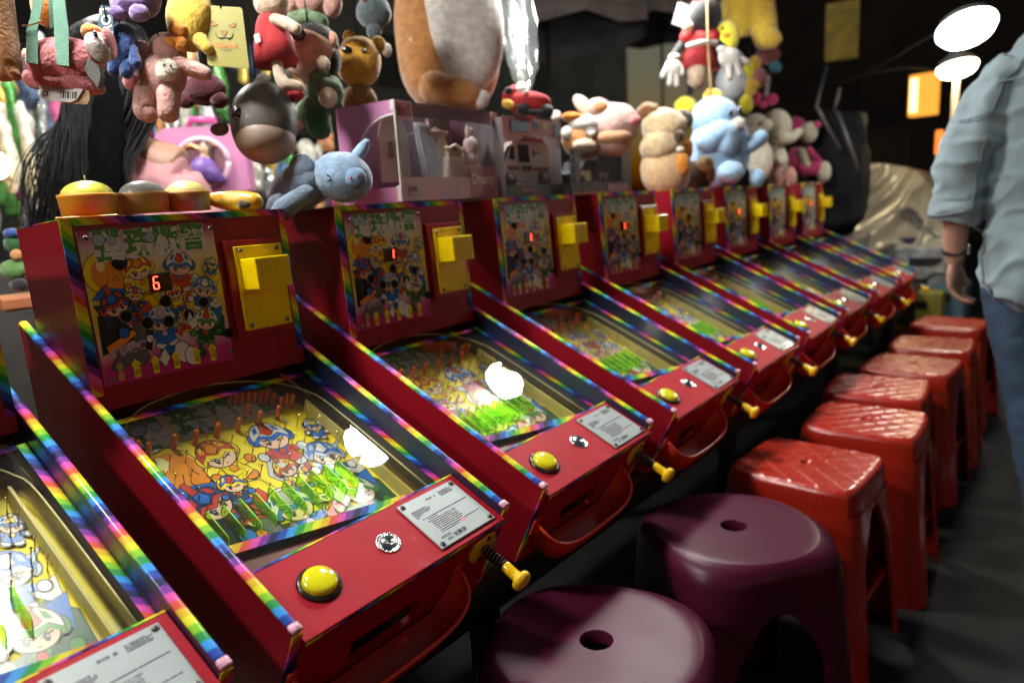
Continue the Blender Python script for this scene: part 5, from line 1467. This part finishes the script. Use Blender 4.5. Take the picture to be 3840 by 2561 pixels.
def hand(mb, w, d_, side, curl=.4):
    """palm and five fingers; w wrist point, d_ direction of the fingers, side towards the thumb"""
    d_ = Vector(d_).normalized(); side = Vector(side).normalized(); n = d_.cross(side).normalized()
    w = Vector(w)
    mb.ell(w + d_ * .045, (.040, .018, .050), Matrix((side, n, d_)).transposed().to_euler(), seg=14, rings=10)
    for k, (o, l) in enumerate(((.030, .066), (.010, .075), (-.010, .070), (-.029, .055))):
        b = w + d_ * .080 + side * o
        m1 = b + d_ * l * .45 + n * curl * .02
        m2 = m1 + d_ * l * .30 + n * curl * .045
        m3 = m2 + d_ * l * .10 + n * curl * .05
        mb.tube([b - d_ * .02, b, m1, m2, m3], [.009, .0095, .0088, .0080, .006], 8)
    b = w + d_ * .030 + side * .030
    mb.tube([b - side * .012, b + side * .014 + d_ * .018 + n * .01, b + side * .018 + d_ * .045 + n * .022, b + side * .012 + d_ * .062 + n * .028], [.013, .012, .0098, .007], 8)


def folds(amp, fr, seed):
    o = Vector((seed, seed * 2.3, seed * .7))
    def fn(p):
        q = Vector((p.x * fr, p.y * fr, p.z * fr * .55)) + o
        a = noise.noise(q) + .5 * noise.noise(q * 2.3)
        rdg = 1 - abs(noise.noise(Vector((p.x * fr * .8 + p.z * fr * .6, p.y * fr, p.z * fr * 1.4)) + o * 1.7)) * 2
        return amp * (.6 * a + .5 * max(rdg, 0) ** 2)
    return fn


person = thing('person', 'person seen from behind in a pale denim shirt and jeans with a wristwatch', 'person', (0, 0, 0))
X0, Y0 = 2.17, -.60
mb = MB()
mb.ell((X0 + .02, Y0, 1.30), (.105, .155, .24)); mb.ell((X0 + .02, Y0, 1.02), (.10, .15, .18)); mb.ell((X0 + .02, Y0, .86), (.11, .16, .14))
mb.tube([(X0 + .03, Y0, 1.48), (X0 + .05, Y0, 1.60)], [.06, .055], 14)
mb.ell((X0 + .075, Y0, 1.70), (.098, .078, .118)); mb.ell((X0 + .172, Y0, 1.685), (.018, .014, .022)); mb.ell((X0 + .07, Y0 + .078, 1.69), (.02, .012, .032)); mb.ell((X0 + .07, Y0 - .078, 1.69), (.02, .012, .032))
LA = [(X0, Y0 + .12, 1.40), (X0 - .01, Y0 + .185, 1.32), (X0 - .02, Y0 + .245, 1.12), (X0 + .02, Y0 + .262, .97), (X0 + .055, Y0 + .265, .865)]
RA = [(X0, Y0 - .12, 1.40), (X0 + .0, Y0 - .185, 1.32), (X0 + .02, Y0 - .235, 1.12), (X0 + .12, Y0 - .225, .99), (X0 + .19, Y0 - .215, .93)]
for A_ in (LA, RA):
    mb.tube(A_, [.055, .052, .044, .038, .029], 14)
hand(mb, LA[-1], (.12, .0, -1), (1, -.15, .1), .55)
hand(mb, RA[-1], (.6, .05, -.8), (.6, .1, .8), .5)
for s_, foot, knee in ((1, (1.97, -.66, .08), (2.12, -.575, .46)), (-1, (2.44, -.70, .08), (2.36, -.68, .48))):
    mb.tube([(X0 + .02, Y0 + .085 * s_, .84), knee, foot], [.080, .055, .040], 14)
body = mk('body', fuse(mb, .0075, 4), [SKIN], person)
mb = MB()
mb.ell((X0 + .015, Y0, 1.33), (.135, .190, .22)); mb.ell((X0 + .02, Y0, 1.08), (.138, .185, .26)); mb.ell((X0 + .02, Y0, .88), (.150, .190, .20), sq=.8); mb.tube([(X0 + .02, Y0, 1.46), (X0 + .03, Y0, 1.535)], [.085, .072], 16)
for A_ in (LA, RA):
    mb.tube([Vector(A_[0]) + Vector((0, 0, .015)), A_[1], Vector(A_[2]) + Vector((0, 0, .05)), Vector(A_[2]).lerp(Vector(A_[3]), .75)], [.074, .078, .074, .070], 18)
    c = Vector(A_[2]).lerp(Vector(A_[3]), .72); dd = (Vector(A_[3]) - Vector(A_[2])).normalized()
    mb.tube([c - dd * .05, c - dd * .045, c + dd * .012], [.074, .079, .076], 18)
sh = mk('shirt', fuse(mb, .0075, 4, folds(.020, 10., 3.1)), [DENIM], person)
from mathutils.bvhtree import BVHTree
bv = BVHTree.FromPolygons([v.co.copy() for v in sh.data.vertices], [tuple(p.vertices) for p in sh.data.polygons])
SEAM = pm('denim_seam', (.15, .20, .23), .85)
def seam(pts, r0=.0026):
    ln = []
    for a, b in zip(pts, pts[1:]):
        for q in range(14):
            co, no, _, _ = bv.find_nearest(Vector(a).lerp(Vector(b), q / 14))
            ln.append(co + no * .0008)
    mb = MB(); mb.tube(ln, r0, 6); mb.build('seam', [SEAM], sh)
for oy in (0, .009):
    seam([(X0 - .02, Y0 + .25, 1.24 + oy), (X0 - .10, Y0 + .17, 1.30 + oy), (X0 - .12, Y0 + .12, 1.42 + oy), (X0 - .02, Y0 + .11, 1.52 + oy)])
    seam([(X0 - .14, Y0 + .20, .735 + oy), (X0 - .20, Y0 + .08, .712 + oy), (X0 - .20, Y0 - .08, .712 + oy)])
seam([(X0 - .10, Y0 + .18, 1.20), (X0 - .09, Y0 + .21, .95), (X0 - .10, Y0 + .21, .74)])
seam([(X0 - .12, Y0 + .22, 1.005), (X0 - .02, Y0 + .36, 1.005), (X0 + .12, Y0 + .26, 1.005)], .004)
seam([(X0 - .2, Y0 + .14, 1.38), (X0 - .22, Y0, 1.39), (X0 - .2, Y0 - .14, 1.38)])
mb = MB()
mb.ell((X0 + .02, Y0, .80), (.130, .172, .16))
for s_, foot, knee in ((1, (1.98, -.66, .10), (2.12, -.575, .46)), (-1, (2.43, -.70, .10), (2.36, -.68, .48))):
    mb.tube([(X0 + .02, Y0 + .085 * s_, .80), knee, foot], [.108, .078, .070], 16)
mk('jeans', fuse(mb, .011, 4, folds(.008, 16., 8.)), [JEAN], person)
for (x, y) in ((1.99, -.66), (2.47, -.70)):
    mb = MB(); mb.ell((x, y, .05), (.135, .048, .05), sq=.8); mb.ell((x - .07, y, .075), (.055, .042, .06)); mk('shoe', fuse(mb, .008, 3), [SHOE], person)
mb = MB(); mb.lathe([(.034, -.008), (.035, 0), (.034, .008)], 18, cap=False); mb.lathe([(.017, .033), (.017, .040), (.0001, .041)], 14, 1, M=Matrix.Rotation(R_(90), 4, 'X'))
mb.build('wristwatch', [pm('watch_strap', (.04, .04, .042), .35, .4), CHROME], person, loc=Vector(LA[-1]) + Vector((-.006, 0, .03)), rot=(0, R_(-18), 0))
mb = MB(); mb.ell((X0 + .055, Y0, 1.735), (.098, .086, .105)); mb.ell((X0 + .02, Y0, 1.68), (.06, .076, .08)); mk('hair', fuse(mb, .009, 3, folds(.006, 40., 2.)), [HAIR], person)

# woman behind the machines
wo = thing('person', 'person with long black hair and a pink top seen from behind, standing behind the machines', 'person', (0, 0, 0))
hc = P(440, 330, 1.25)
hx, hy = hc.x, 1.25
hz = 1.50
right = Vector((.78, -.62, 0)).normalized() * -1
rt_ = Vector((CR[0].x, CR[0].y, 0)).normalized()   # image right
fw = Vector((CR[2].x, CR[2].y, 0)).normalized()
def wp(a, b, z):
    q = Vector((hx, hy, 0)) + rt_ * a + fw * b
    return Vector((q.x, q.y, z))
mb = MB()
mb.ell(wp(0, 0, hz), (.078, .092, .112)); mb.ell(wp(0, .10, hz - .01), (.014, .014, .02)); mb.tube([wp(0, 0, hz - .08), wp(0, 0, hz - .20)], .05, 12)
mb.tube([wp(-.13, 0, hz - .24), wp(0, 0, hz - .2), wp(.13, 0, hz - .24)], [.05, .06, .05], 12)
mb.ell(wp(0, 0, hz - .42), (.13, .11, .26)); mb.ell(wp(0, 0, .78), (.15, .12, .18))
for s_ in (-1, 1):
    mb.tube([wp(.12 * s_, 0, hz - .27), wp(.165 * s_, .03, hz - .50), wp(.15 * s_, .20, hz - .62)], [.045, .038, .028], 12)
    hand(mb, wp(.15 * s_, .20, hz - .62), fw, rt_ * -s_ + Vector((0, 0, .3)), .5)
    mb.tube([wp(.08 * s_, 0, .75), wp(.085 * s_, 0, .42), wp(.085 * s_, 0, .06)], [.08, .055, .04], 12)
    mb.ell(wp(.085 * s_, .05, .035), (.05, .09, .035))
mk('body', fuse(mb, .008, 4), [SKIN], wo)
mb = MB()
mb.ell(wp(0, 0, hz - .46), (.140, .12, .28)); mb.tube([wp(-.12, 0, hz - .275), wp(0, 0, hz - .235), wp(.12, 0, hz - .275)], [.060, .070, .060], 16)
for s_ in (-1, 1):
    mb.tube([wp(.115 * s_, 0, hz - .28), wp(.155 * s_, .01, hz - .37), wp(.17 * s_, .03, hz - .48)], [.060, .060, .058], 16)
mk('pink_top', fuse(mb, .010, 4, folds(.010, 13., 5.)), [PINKT], wo)
mb = MB()
mb.ell(wp(0, 0, .78), (.17, .14, .20))
for s_ in (-1, 1):
    mb.tube([wp(.085 * s_, 0, .78), wp(.088 * s_, 0, .42), wp(.088 * s_, 0, .08)], [.10, .07, .06], 12)
mk('trousers', fuse(mb, .014, 3), [pm('dark_trousers', (.02, .02, .024), .8)], wo)
mb = MB()
mb.ell(wp(0, -.012, hz + .012), (.094, .100, .112))
rnd = random.Random(4)
mb.tube([wp(-.01, -.03, hz + .02), wp(-.01, -.075, hz - .12), wp(-.02, -.105, hz - .30), wp(-.04, -.110, hz - .42)], [.088, .092, .085, .05], 18, 1, flat=.45)
for k in range(900):
    a = rnd.uniform(-1, 1)
    th = a * 2.0
    rx_ = .088 + rnd.uniform(0, .018)
    p0 = wp(rx_ * math.sin(th) * .75, -rx_ * math.cos(th) * .75, hz + .05 + rnd.uniform(-.03, .05))
    sp = a * rnd.uniform(.05, .12) * (1.7 if a < 0 else 1.) - .035
    ln = rnd.uniform(.30, .50)
    p1 = wp(rx_ * math.sin(th) * 1.1, -rx_ * math.cos(th) * 1.1 - .01, hz - .06)
    p2 = wp(sp * .8, -.105 - rnd.uniform(0, .03), hz - ln * .6)
    p3 = wp(sp + rnd.uniform(-.03, .03) - .02 * (ln > .4), -.115 - rnd.uniform(0, .03), hz - ln)
    line = smooth_line([tuple(p0), tuple(p1), tuple(p2), tuple(p3)], 4)
    w = rnd.uniform(.0018, .0045)
    n = len(line)
    mb.tube(line, [w * (1 - .85 * (i / (n - 1)) ** 2) for i in range(n)], 5, flat=.5)
mb.build('hair', [HAIR, pm('hair_core', (.003, .003, .0035), .95, 0, .3, 40, spec=.05)], wo)

# ================================================================ behind the counter on the left
FOILS = [pm('foil_silver', (.42, .45, .45), .25, .6, .5, 40, .9, 40), pm('foil_green', (.10, .34, .08), .3, .3, .5, 40, .9, 40), pm('foil_pale', (.50, .50, .42), .35, .2, .4, 40, .8, 40), pm('foil_pink', (.40, .08, .20), .3, .3, .5, 40, .9, 40), pm('foil_blue', (.10, .16, .28), .3, .4, .5, 40, .9, 40), pm('foil_yellow', (.50, .40, .08), .3, .3, .5, 40, .9, 40), pm('foil_dark', (.05, .04, .04), .3, .3, .5, 40, .9, 40), pm('foil_orange', (.50, .24, .10), .3, .3, .5, 40, .9, 40)]
packs = [(20, 560, 60, 330, 2, 'pale'), (70, 520, 44, 420, 1, 'green and gold'), (118, 600, 46, 420, 2, 'cream'), (160, 480, 36, 330, 0, 'silver'), (196, 430, 34, 330, 4, 'slate blue'), (232, 470, 34, 300, 3, 'magenta'), (100, 340, 50, 160, 4, 'blue-grey'), (300, 420, 40, 260, 0, 'silvery'), (600, 480, 30, 260, 7, 'apricot'), (650, 440, 38, 240, 0, 'shiny silver'), (700, 420, 34, 240, 2, 'pearl'), (770, 390, 50, 220, 0, 'crumpled silver'), (830, 330, 40, 240, 1, 'mint green'), (1000, 690, 60, 110, 0, 'low silver'), (960, 650, 44, 130, 2, 'low white'), (1060, 660, 40, 130, 4, 'low blue')]
for px, py, w, h, c, nm in packs:
    p = P(px, py, 2.05 + random.uniform(-.1, .15)); k = mpp(p)
    t = tag(MB().ell((0, 0, 0), (w * .52 * k, .02, h * .5 * k), nz=.018, nf=22., sq=.6, seg=28, rings=22).build('foil_packet', [FOILS[c]], None, p, (0, 0, R_(-51 + random.uniform(-12, 12)))), '%s foil toy packet hanging %s' % (nm, 'left of the black hair' if px < 400 else 'right of the black hair' if px < 900 else 'low behind the blue pig'), 'packet', 'foil packets on the back rack')
mb = MB()
rk = random.Random(11)
for q in range(170):
    p = P(rk.uniform(-250, 1280), rk.uniform(180, 860), rk.uniform(2.25, 2.55)); k = mpp(p)
    w_, h_ = rk.uniform(16, 34) * k, rk.uniform(50, 120) * k
    o_ = len(mb.v)
    mb.ell(p, (w_, .012, h_), (0, R_(rk.uniform(-12, 12)), R_(-51 + rk.uniform(-25, 25))), rk.choice((0, 0, 0, 1, 2, 2, 3, 4, 5, 7)), 14, 10, .014, 30., .6)
o = mb.build('packet_rack_stock', FOILS); o['kind'] = 'stuff'; tag(o, 'blurred mass of shiny foil packets on the rack behind the counter', 'packets')
w0 = P(-10, 620, 1.9)
t = thing('bulb_lamp', 'small warm bulb glowing at the left edge of the photo', 'lamp', w0)
mb = MB(); mb.ell((0, 0, 0), (.03, .03, .04)); mb.build('bulb', [glow('warm_bulb', (1, .72, .35), 30.)], t)
mb = MB(); mb.lathe([(.014, .036), (.014, .075), (.004, .08)], 12); mb.build('socket', [BLACK], t)
# pink doll box behind the woman
p = P(760, 600, 1.75); k = mpp(p)
t = thing('doll_box', 'pink castle-shaped window box with a doll in a purple gown', 'toy box', p, (0, 0, R_(-46)))
bw2, bh2 = 320 * k, 240 * k
mb = MB(); mb.prism([(-bw2 / 2, -bh2 / 2), (bw2 / 2, -bh2 / 2), (bw2 / 2, bh2 * .36), (bw2 * .38, bh2 * .5), (-bw2 * .38, bh2 * .5), (-bw2 / 2, bh2 * .40)], 0, .08, 0, Matrix(((1, 0, 0, 0), (0, 0, 1, 0), (0, 1, 0, 0), (0, 0, 0, 1)))); mb.build('carton', [pm('candy_pink_card', (.52, .20, .38), .4, coat=.3)], t)
rim = circ(.0, -bh2 * .05, bw2 * .30, bh2 * .36, 26)
mb = MB(); mb.prism(rim, -.004, .0, 0, Matrix(((1, 0, 0, 0), (0, 0, 1, 0), (0, 1, 0, 0), (0, 0, 0, 1)))); mb.build('window_back', [pm('rose_inside', (.30, .13, .16), .5)], t)
mb = MB(); mb.tube([(a, -.006, b) for a, b in rim + rim[:1]], .010, 8); mb.build('window_rim', [pm('pale_pink_rim', (.62, .42, .52), .4)], t)
mb = MB(); mb.tube([(-bw2 * .22, -.012, bh2 * .16), (-bw2 * .08, -.012, bh2 * .22), (0, -.012, bh2 * .14), (bw2 * .08, -.012, bh2 * .24), (bw2 * .18, -.012, bh2 * .20)], .008, 8); mb.build('gold_crest', [pm('copper_crest', (.55, .25, .10), .3, .5)], t)
mb = MB(); mb.tube([(bw2 * .02, -.03, -bh2 * .32), (bw2 * .04, -.03, -bh2 * .05), (bw2 * .05, -.03, bh2 * .02)], [.075, .035, .022], 14); mb.build('doll_gown', [pm('purple_gown', (.16, .08, .34), .5, 0, .3, 60)], t)
mb = MB(); mb.tube([(bw2 * .05, -.03, 0), (bw2 * .06, -.03, bh2 * .08)], [.018, .010], 10); mb.ell((bw2 * .065, -.03, bh2 * .14), (.017, .015, .022)); mb.tube([(bw2 * .08, -.03, bh2 * .05), (bw2 * .12, -.035, -bh2 * .08), (bw2 * .10, -.05, -bh2 * .2)], [.008, .007, .006], 8); mb.build('doll_body', [pm('doll_skin', (.55, .34, .24), .4)], t)
mb = MB(); mb.ell((bw2 * .075, -.022, bh2 * .15), (.022, .018, .03)); mb.ell((bw2 * .10, -.022, bh2 * .06), (.014, .012, .04)); mb.build('doll_hair', [pm('doll_hair', (.06, .03, .02), .4)], t)
mb = MB(); mb.tube([(-bw2 * .16, .03, bh2 * .46), (-.03, .03, bh2 * .62), (.05, .03, bh2 * .60), (bw2 * .14, .03, bh2 * .46)], .012, 8); mb.build('handle', [pm('magenta_handle', (.45, .05, .22), .4)], t)
# green plush and a box on the floor side, left of the first backbox
plush('capped_plush', 'green plush with a blue cap seen left of the nearest backbox', 'plush toy', 1.15, 50, 980, [('head', dgrn, 'e', 52, 915, 0, 34, 36, 30), ('cap', blu, 'e', 55, 880, -10, 32, 22, 28), ('face', tan, 'e', 78, 960, -24, 20, 22, 16), ('body', plush_mat('leaf_green', (.10, .22, .06)), 'e', 55, 1012, 0, 52, 40, 36), ('foot', blk, 'e', 80, 1070, -10, 36, 24, 24)])
p = P(80, 1130, 1.15); tag(MB().add(*rbox((.10, .10, .03), .006, 2)).build('storage_tray', [pm('orange_plastic', (.40, .14, .06), .5)], None, p), 'small orange tray beneath the green capped plush', 'tray')
# dark back counter
mb = MB(); mb.add(*rbox((3.4, .5, 1.02), .01, 1)); tag(mb.build('back_counter', [pm('counter_dark', (.05, .045, .04), .6, 0, .4, 5)], None, (.9, 2.1, .51)), 'dark counter behind the machines carrying the packets', 'counter')

# ================================================================ far market on the right
# dark bags hanging at the far end of the row
BAGM = pm('black_nylon', (.010, .010, .012), .75, 0, .3, 6, .3, 30, spec=.2)
def drape(name, lab, cat, px0, py0, px1, py1, x, mat, dp=.12, amp=.02, grp=None):
    a = PX(px0, py0, x); b = PX(px1, py1, x)
    c = (a + b) / 2
    w = abs(a.y - b.y) / 2; h = abs(a.z - b.z) / 2
    mb = MB(); mb.ell((0, 0, 0), (dp, w, h), nz=amp, nf=7., sq=.5, seg=40, rings=34)
    return tag(mb.build(name, [mat], None, c), lab, cat, grp)
drape('black_bag', 'big black nylon bag hanging beside the pink and white plush', 'bag', 3055, 430, 3240, 880, 4.25, BAGM, .16, .05)
BAGS = pm('bag_strap', (.09, .09, .10), .4, 0, .2, 20)
mb = MB()
mb.tube([PX(3100, 250, 4.1), PX(3060, 400, 4.0), PX(3150, 560, 4.0)], .010, 8); mb.tube([PX(3140, 420, 3.9), PX(3220, 640, 3.9)], .009, 8); mb.tube([PX(3150, 330, 3.9), PX(3128, 420, 3.9)], .009, 8)
tag(mb.build('bag_straps', [BAGS]), 'grey straps looping over the black bags', 'strap')
# plastic sheet over a stall
SHEET = pm('plastic_sheet', (.30, .29, .265), .35, 0, .15, 3, .08, 9, coat=.3)
xs = 5.2
cor = [PX(3225, 620, xs), PX(3420, 640, xs), PX(3520, 760, xs)]
mb = MB()
ptsz = [(3150, 770, 960), (3200, 690, 960), (3225, 615, 960), (3300, 612, 960), (3380, 622, 960), (3430, 640, 960), (3480, 700, 960), (3530, 790, 960), (3600, 850, 960)]
def sheet(u, v):
    f_ = u * (len(ptsz) - 1); i = min(int(f_), len(ptsz) - 2); q = f_ - i
    px = ptsz[i][0] * (1 - q) + ptsz[i + 1][0] * q; py = ptsz[i][1] * (1 - q) + ptsz[i + 1][1] * q
    a = PX(px, py, xs); b = PX(px, 1010, xs)
    g = a.lerp(b, v)
    dx = .22 * noise.noise(Vector((u * 3.2, v * 2.0, 1.3))) + .10 * (1 - abs(noise.noise(Vector((u * 7 + v * 3, v * 3.0, 4.))))) ** 3
    return (g.x - .45 * math.sin(v * 1.5) * 1 - dx, g.y, g.z + .02 * noise.noise(Vector((u * 9, v * 4, 7))))
mb.grid(sheet, 60, 40)
def sheet_top(u, v):
    a = Vector(sheet(u, 0)); return (a.x + v * 1.2, a.y, a.z - .05 * v)
mb.grid(sheet_top, 60, 4)
tag(mb.build('plastic_sheet', [SHEET]), 'crumpled grey plastic sheet thrown over goods at the far stall', 'plastic sheet')
BOXC = [pm('white_crate', (.30, .32, .33), .6, 0, .5, 14), pm('navy_crate', (.02, .02, .08), .6), pm('olive_crate', (.22, .20, .02), .6, 0, .3, 12), pm('teal_crate', (.06, .14, .18), .6)]
for (px, py, x, dy, dz, c, lab) in ((3370, 960, 4.95, .22, .26, 1, 'navy crate under the plastic sheet'), (3480, 1010, 4.8, .36, .30, 0, 'printed white carton under the plastic sheet beside the wrist'), (3440, 1160, 4.6, .30, .26, 2, 'olive yellow crate on the ground beyond the last machine'), (3530, 1130, 4.75, .28, .24, 3, 'teal crate behind the olive yellow one')):
    p = PX(px, py, x)
    t = thing('crate', lab, 'crate', (p.x, p.y, 0), (0, 0, R_(random.uniform(-6, 6))), 'crates at the far stall')
    zc = p.z
    mb = MB(); mb.add(*rbox((.3, dy, dz), .01, 1), M=Matrix.Translation((0, 0, zc))); o = mb.build('box', [BOXC[c]], t)
    mb = MB(); mb.box((-.152, 0, zc + dz * .2), (.004, dy * .5, dz * .18)); mb.build('print', [BLACK], o)
    mb = MB(); mb.box((-.152, dy * .1, zc - dz * .2), (.004, dy * .3, dz * .12)); mb.build('print', [BLACK], o)
    if zc - dz / 2 > .02:
        mb = MB(); mb.box((0, 0, (zc - dz / 2) / 2), (.28, dy * .96, zc - dz / 2 - .004)); mb.build('lower_box', [pm('brown_carton', (.10, .07, .05), .7)], t)
# signs
YS = pm('yellow_sign_face', (.30, .22, .02), .5, 0, .7, 9, emit=.07, ecol=(.8, .6, .12))
a, b = PX(3100, 20, 7.), PX(3215, 215, 7.)
t = thing('shop_sign', 'dim yellow sign hanging high in the dark', 'sign', (7., (a.y + b.y) / 2, (a.z + b.z) / 2), (0, 0, R_(8)), 'signs across the market')
mb = MB(); mb.add(*rbox((.06, abs(a.y - b.y), abs(a.z - b.z)), .01, 1)); mb.build('face', [YS], t)
mb = MB(); mb.tube([(0, -.1, abs(a.z - b.z) / 2), (0, -.1, 1.2)], .012, 6); mb.tube([(0, .1, abs(a.z - b.z) / 2), (0, .1, 1.2)], .012, 6); mb.build('hanger', [BLACK], t)
LS = glow('lit_sign_face', (1., .42, .05), 1.1); LS2 = glow('lit_sign_pale', (1., .74, .34), 3.0)
a, b = PX(3415, 285, 6.2), PX(3515, 430, 6.2)
t = thing('lit_sign', 'glowing orange box sign below the warm flood lamp', 'sign', (6.2, (a.y + b.y) / 2, (a.z + b.z) / 2), (0, 0, R_(-10)), 'signs across the market')
sy, sz = abs(a.y - b.y), abs(a.z - b.z)
mb = MB(); mb.add(*rbox((.10, sy, sz), .012, 2)); mb.build('face', [LS], t)
mb = MB(); mb.box((-.054, sy * .28, 0), (.006, sy * .26, sz * .8)); mb.build('pale_panel', [LS2], t)
a, b = PX(3510, 490, 6.4), PX(3535, 580, 6.4)
mb = MB(); mb.add(*rbox((.05, abs(a.y - b.y), abs(a.z - b.z)), .01, 1)); tag(mb.build('lit_sign', [glow('orange_sign', (1., .25, .04), 1.4)], None, (a + b) / 2), 'small orange lit sign beside the denim sleeve', 'sign', 'signs across the market')
# cables
mb = MB(); mb.tube([PX(3135, 320, 5.), PX(3300, 250, 4.6), PX(3400, 190, 4.2), PX(3520, 120, 3.8)], .0035, 6); tag(mb.build('cable', [pm('cable_brown', (.10, .07, .05), .5)]), 'cable running up to the big white flood lamp', 'cable')
mb = MB(); mb.tube([PX(3135, 320, 5.), PX(3280, 275, 5.), PX(3400, 255, 5.), PX(3500, 262, 5.)], .004, 6); tag(mb.build('cable', [pm('cable_brown', (.10, .07, .05), .5)]), 'cable running to the warm flood lamp', 'cable')
# market parasols behind, over the street
CAN = pm('grey_canvas', (.48, .50, .54), .8, 0, .2, 4)
def parasol(px, py, y, r0, lab, ph):
    p = P(px, py, y)
    t = thing('market_parasol', lab, 'parasol', (p.x, p.y, 0), (0, 0, R_(ph)), 'parasols behind the stall')
    mb = MB(); n = 8
    top = (0, 0, p.z + .55)
    for i in range(n):
        a0, a1 = 2 * math.pi * i / n, 2 * math.pi * (i + 1) / n
        def g(u, v):
            a = a0 + (a1 - a0) * u
            rr = r0 * v * (1 - .06 * math.sin(math.pi * u) * v)
            return (rr * math.cos(a), rr * math.sin(a), p.z + .55 - .55 * v ** 1.15 - .05 * math.sin(math.pi * u) * v)
        mb.grid(g, 8, 8)
    mb.build('canopy', [CAN], t)
    mb = MB()
    for i in range(n):
        a0 = 2 * math.pi * i / n
        c_, s_ = math.cos(a0) * r0, math.sin(a0) * r0
        mb.add([(c_, s_, p.z), (math.cos(a0 + math.pi / 4) * r0, math.sin(a0 + math.pi / 4) * r0, p.z), (math.cos(a0 + math.pi / 4) * r0, math.sin(a0 + math.pi / 4) * r0, p.z - .16), (math.cos(a0 + math.pi / 8) * r0 * .95, math.sin(a0 + math.pi / 8) * r0 * .95, p.z - .24), (c_, s_, p.z - .16)], [(0, 1, 2, 3, 4)])
    mb.build('valance', [CAN], t)
    mb = MB(); mb.tube([(0, 0, 0), (0, 0, p.z + .55)], .022, 10); mb.build('pole', [BAR], t)
parasol(2050, 90, 4.6, 1.25, 'grey parasol behind the clear plastic bag', 10)
parasol(2480, 70, 5.2, 1.3, 'grey parasol behind the red-dress doll', 22)
# dim building across the street
BLD = pm('dark_render', (.17, .24, .26), .8, 0, .3, 1.2)
t = thing('building', 'dim building with dark windows across the street behind the toys', 'building', (0, 0, 0))
mb = MB(); mb.box((9, 12.5, 3.5), (26, 1, 7)); mb.build('wall', [BLD], t)
WINM = pm('dark_window', (.02, .03, .035), .2)
for i in range(7):
    for j in range(2):
        mb = MB(); mb.add(*rbox((1.2, .06, 1.0), .01, 1), M=Matrix.Translation((0, 0, 0)));
        o = mb.build('window', [WINM], t, (1. + i * 2.6, 11.98, 2.2 + j * 2.3))
        mb = MB(); mb.box((0, -.05, 0), (.05, .03, 1.0)); mb.box((0, -.05, -.55), (1.35, .10, .06)); mb.build('frame', [pm('window_frame', (.12, .13, .13), .6)], o)
t = thing('building', 'dark shop block closing the far end of the market', 'building', (0, 0, 0))
mb = MB(); mb.box((14.5, -1., 2.6), (1, 13, 5.2)); mb.build('wall', [pm('dark_shopfront', (.035, .03, .026), .7, 0, .4, 1.5)], t)
for i in range(4):
    mb = MB(); mb.add(*rbox((.08, 1.8, 1.9), .02, 1)); mb.build('shutter', [pm('shutter_brown', (.06, .045, .03), .6, 0, .3, 6)], t, (13.96, -5 + i * 2.6, 1.1))
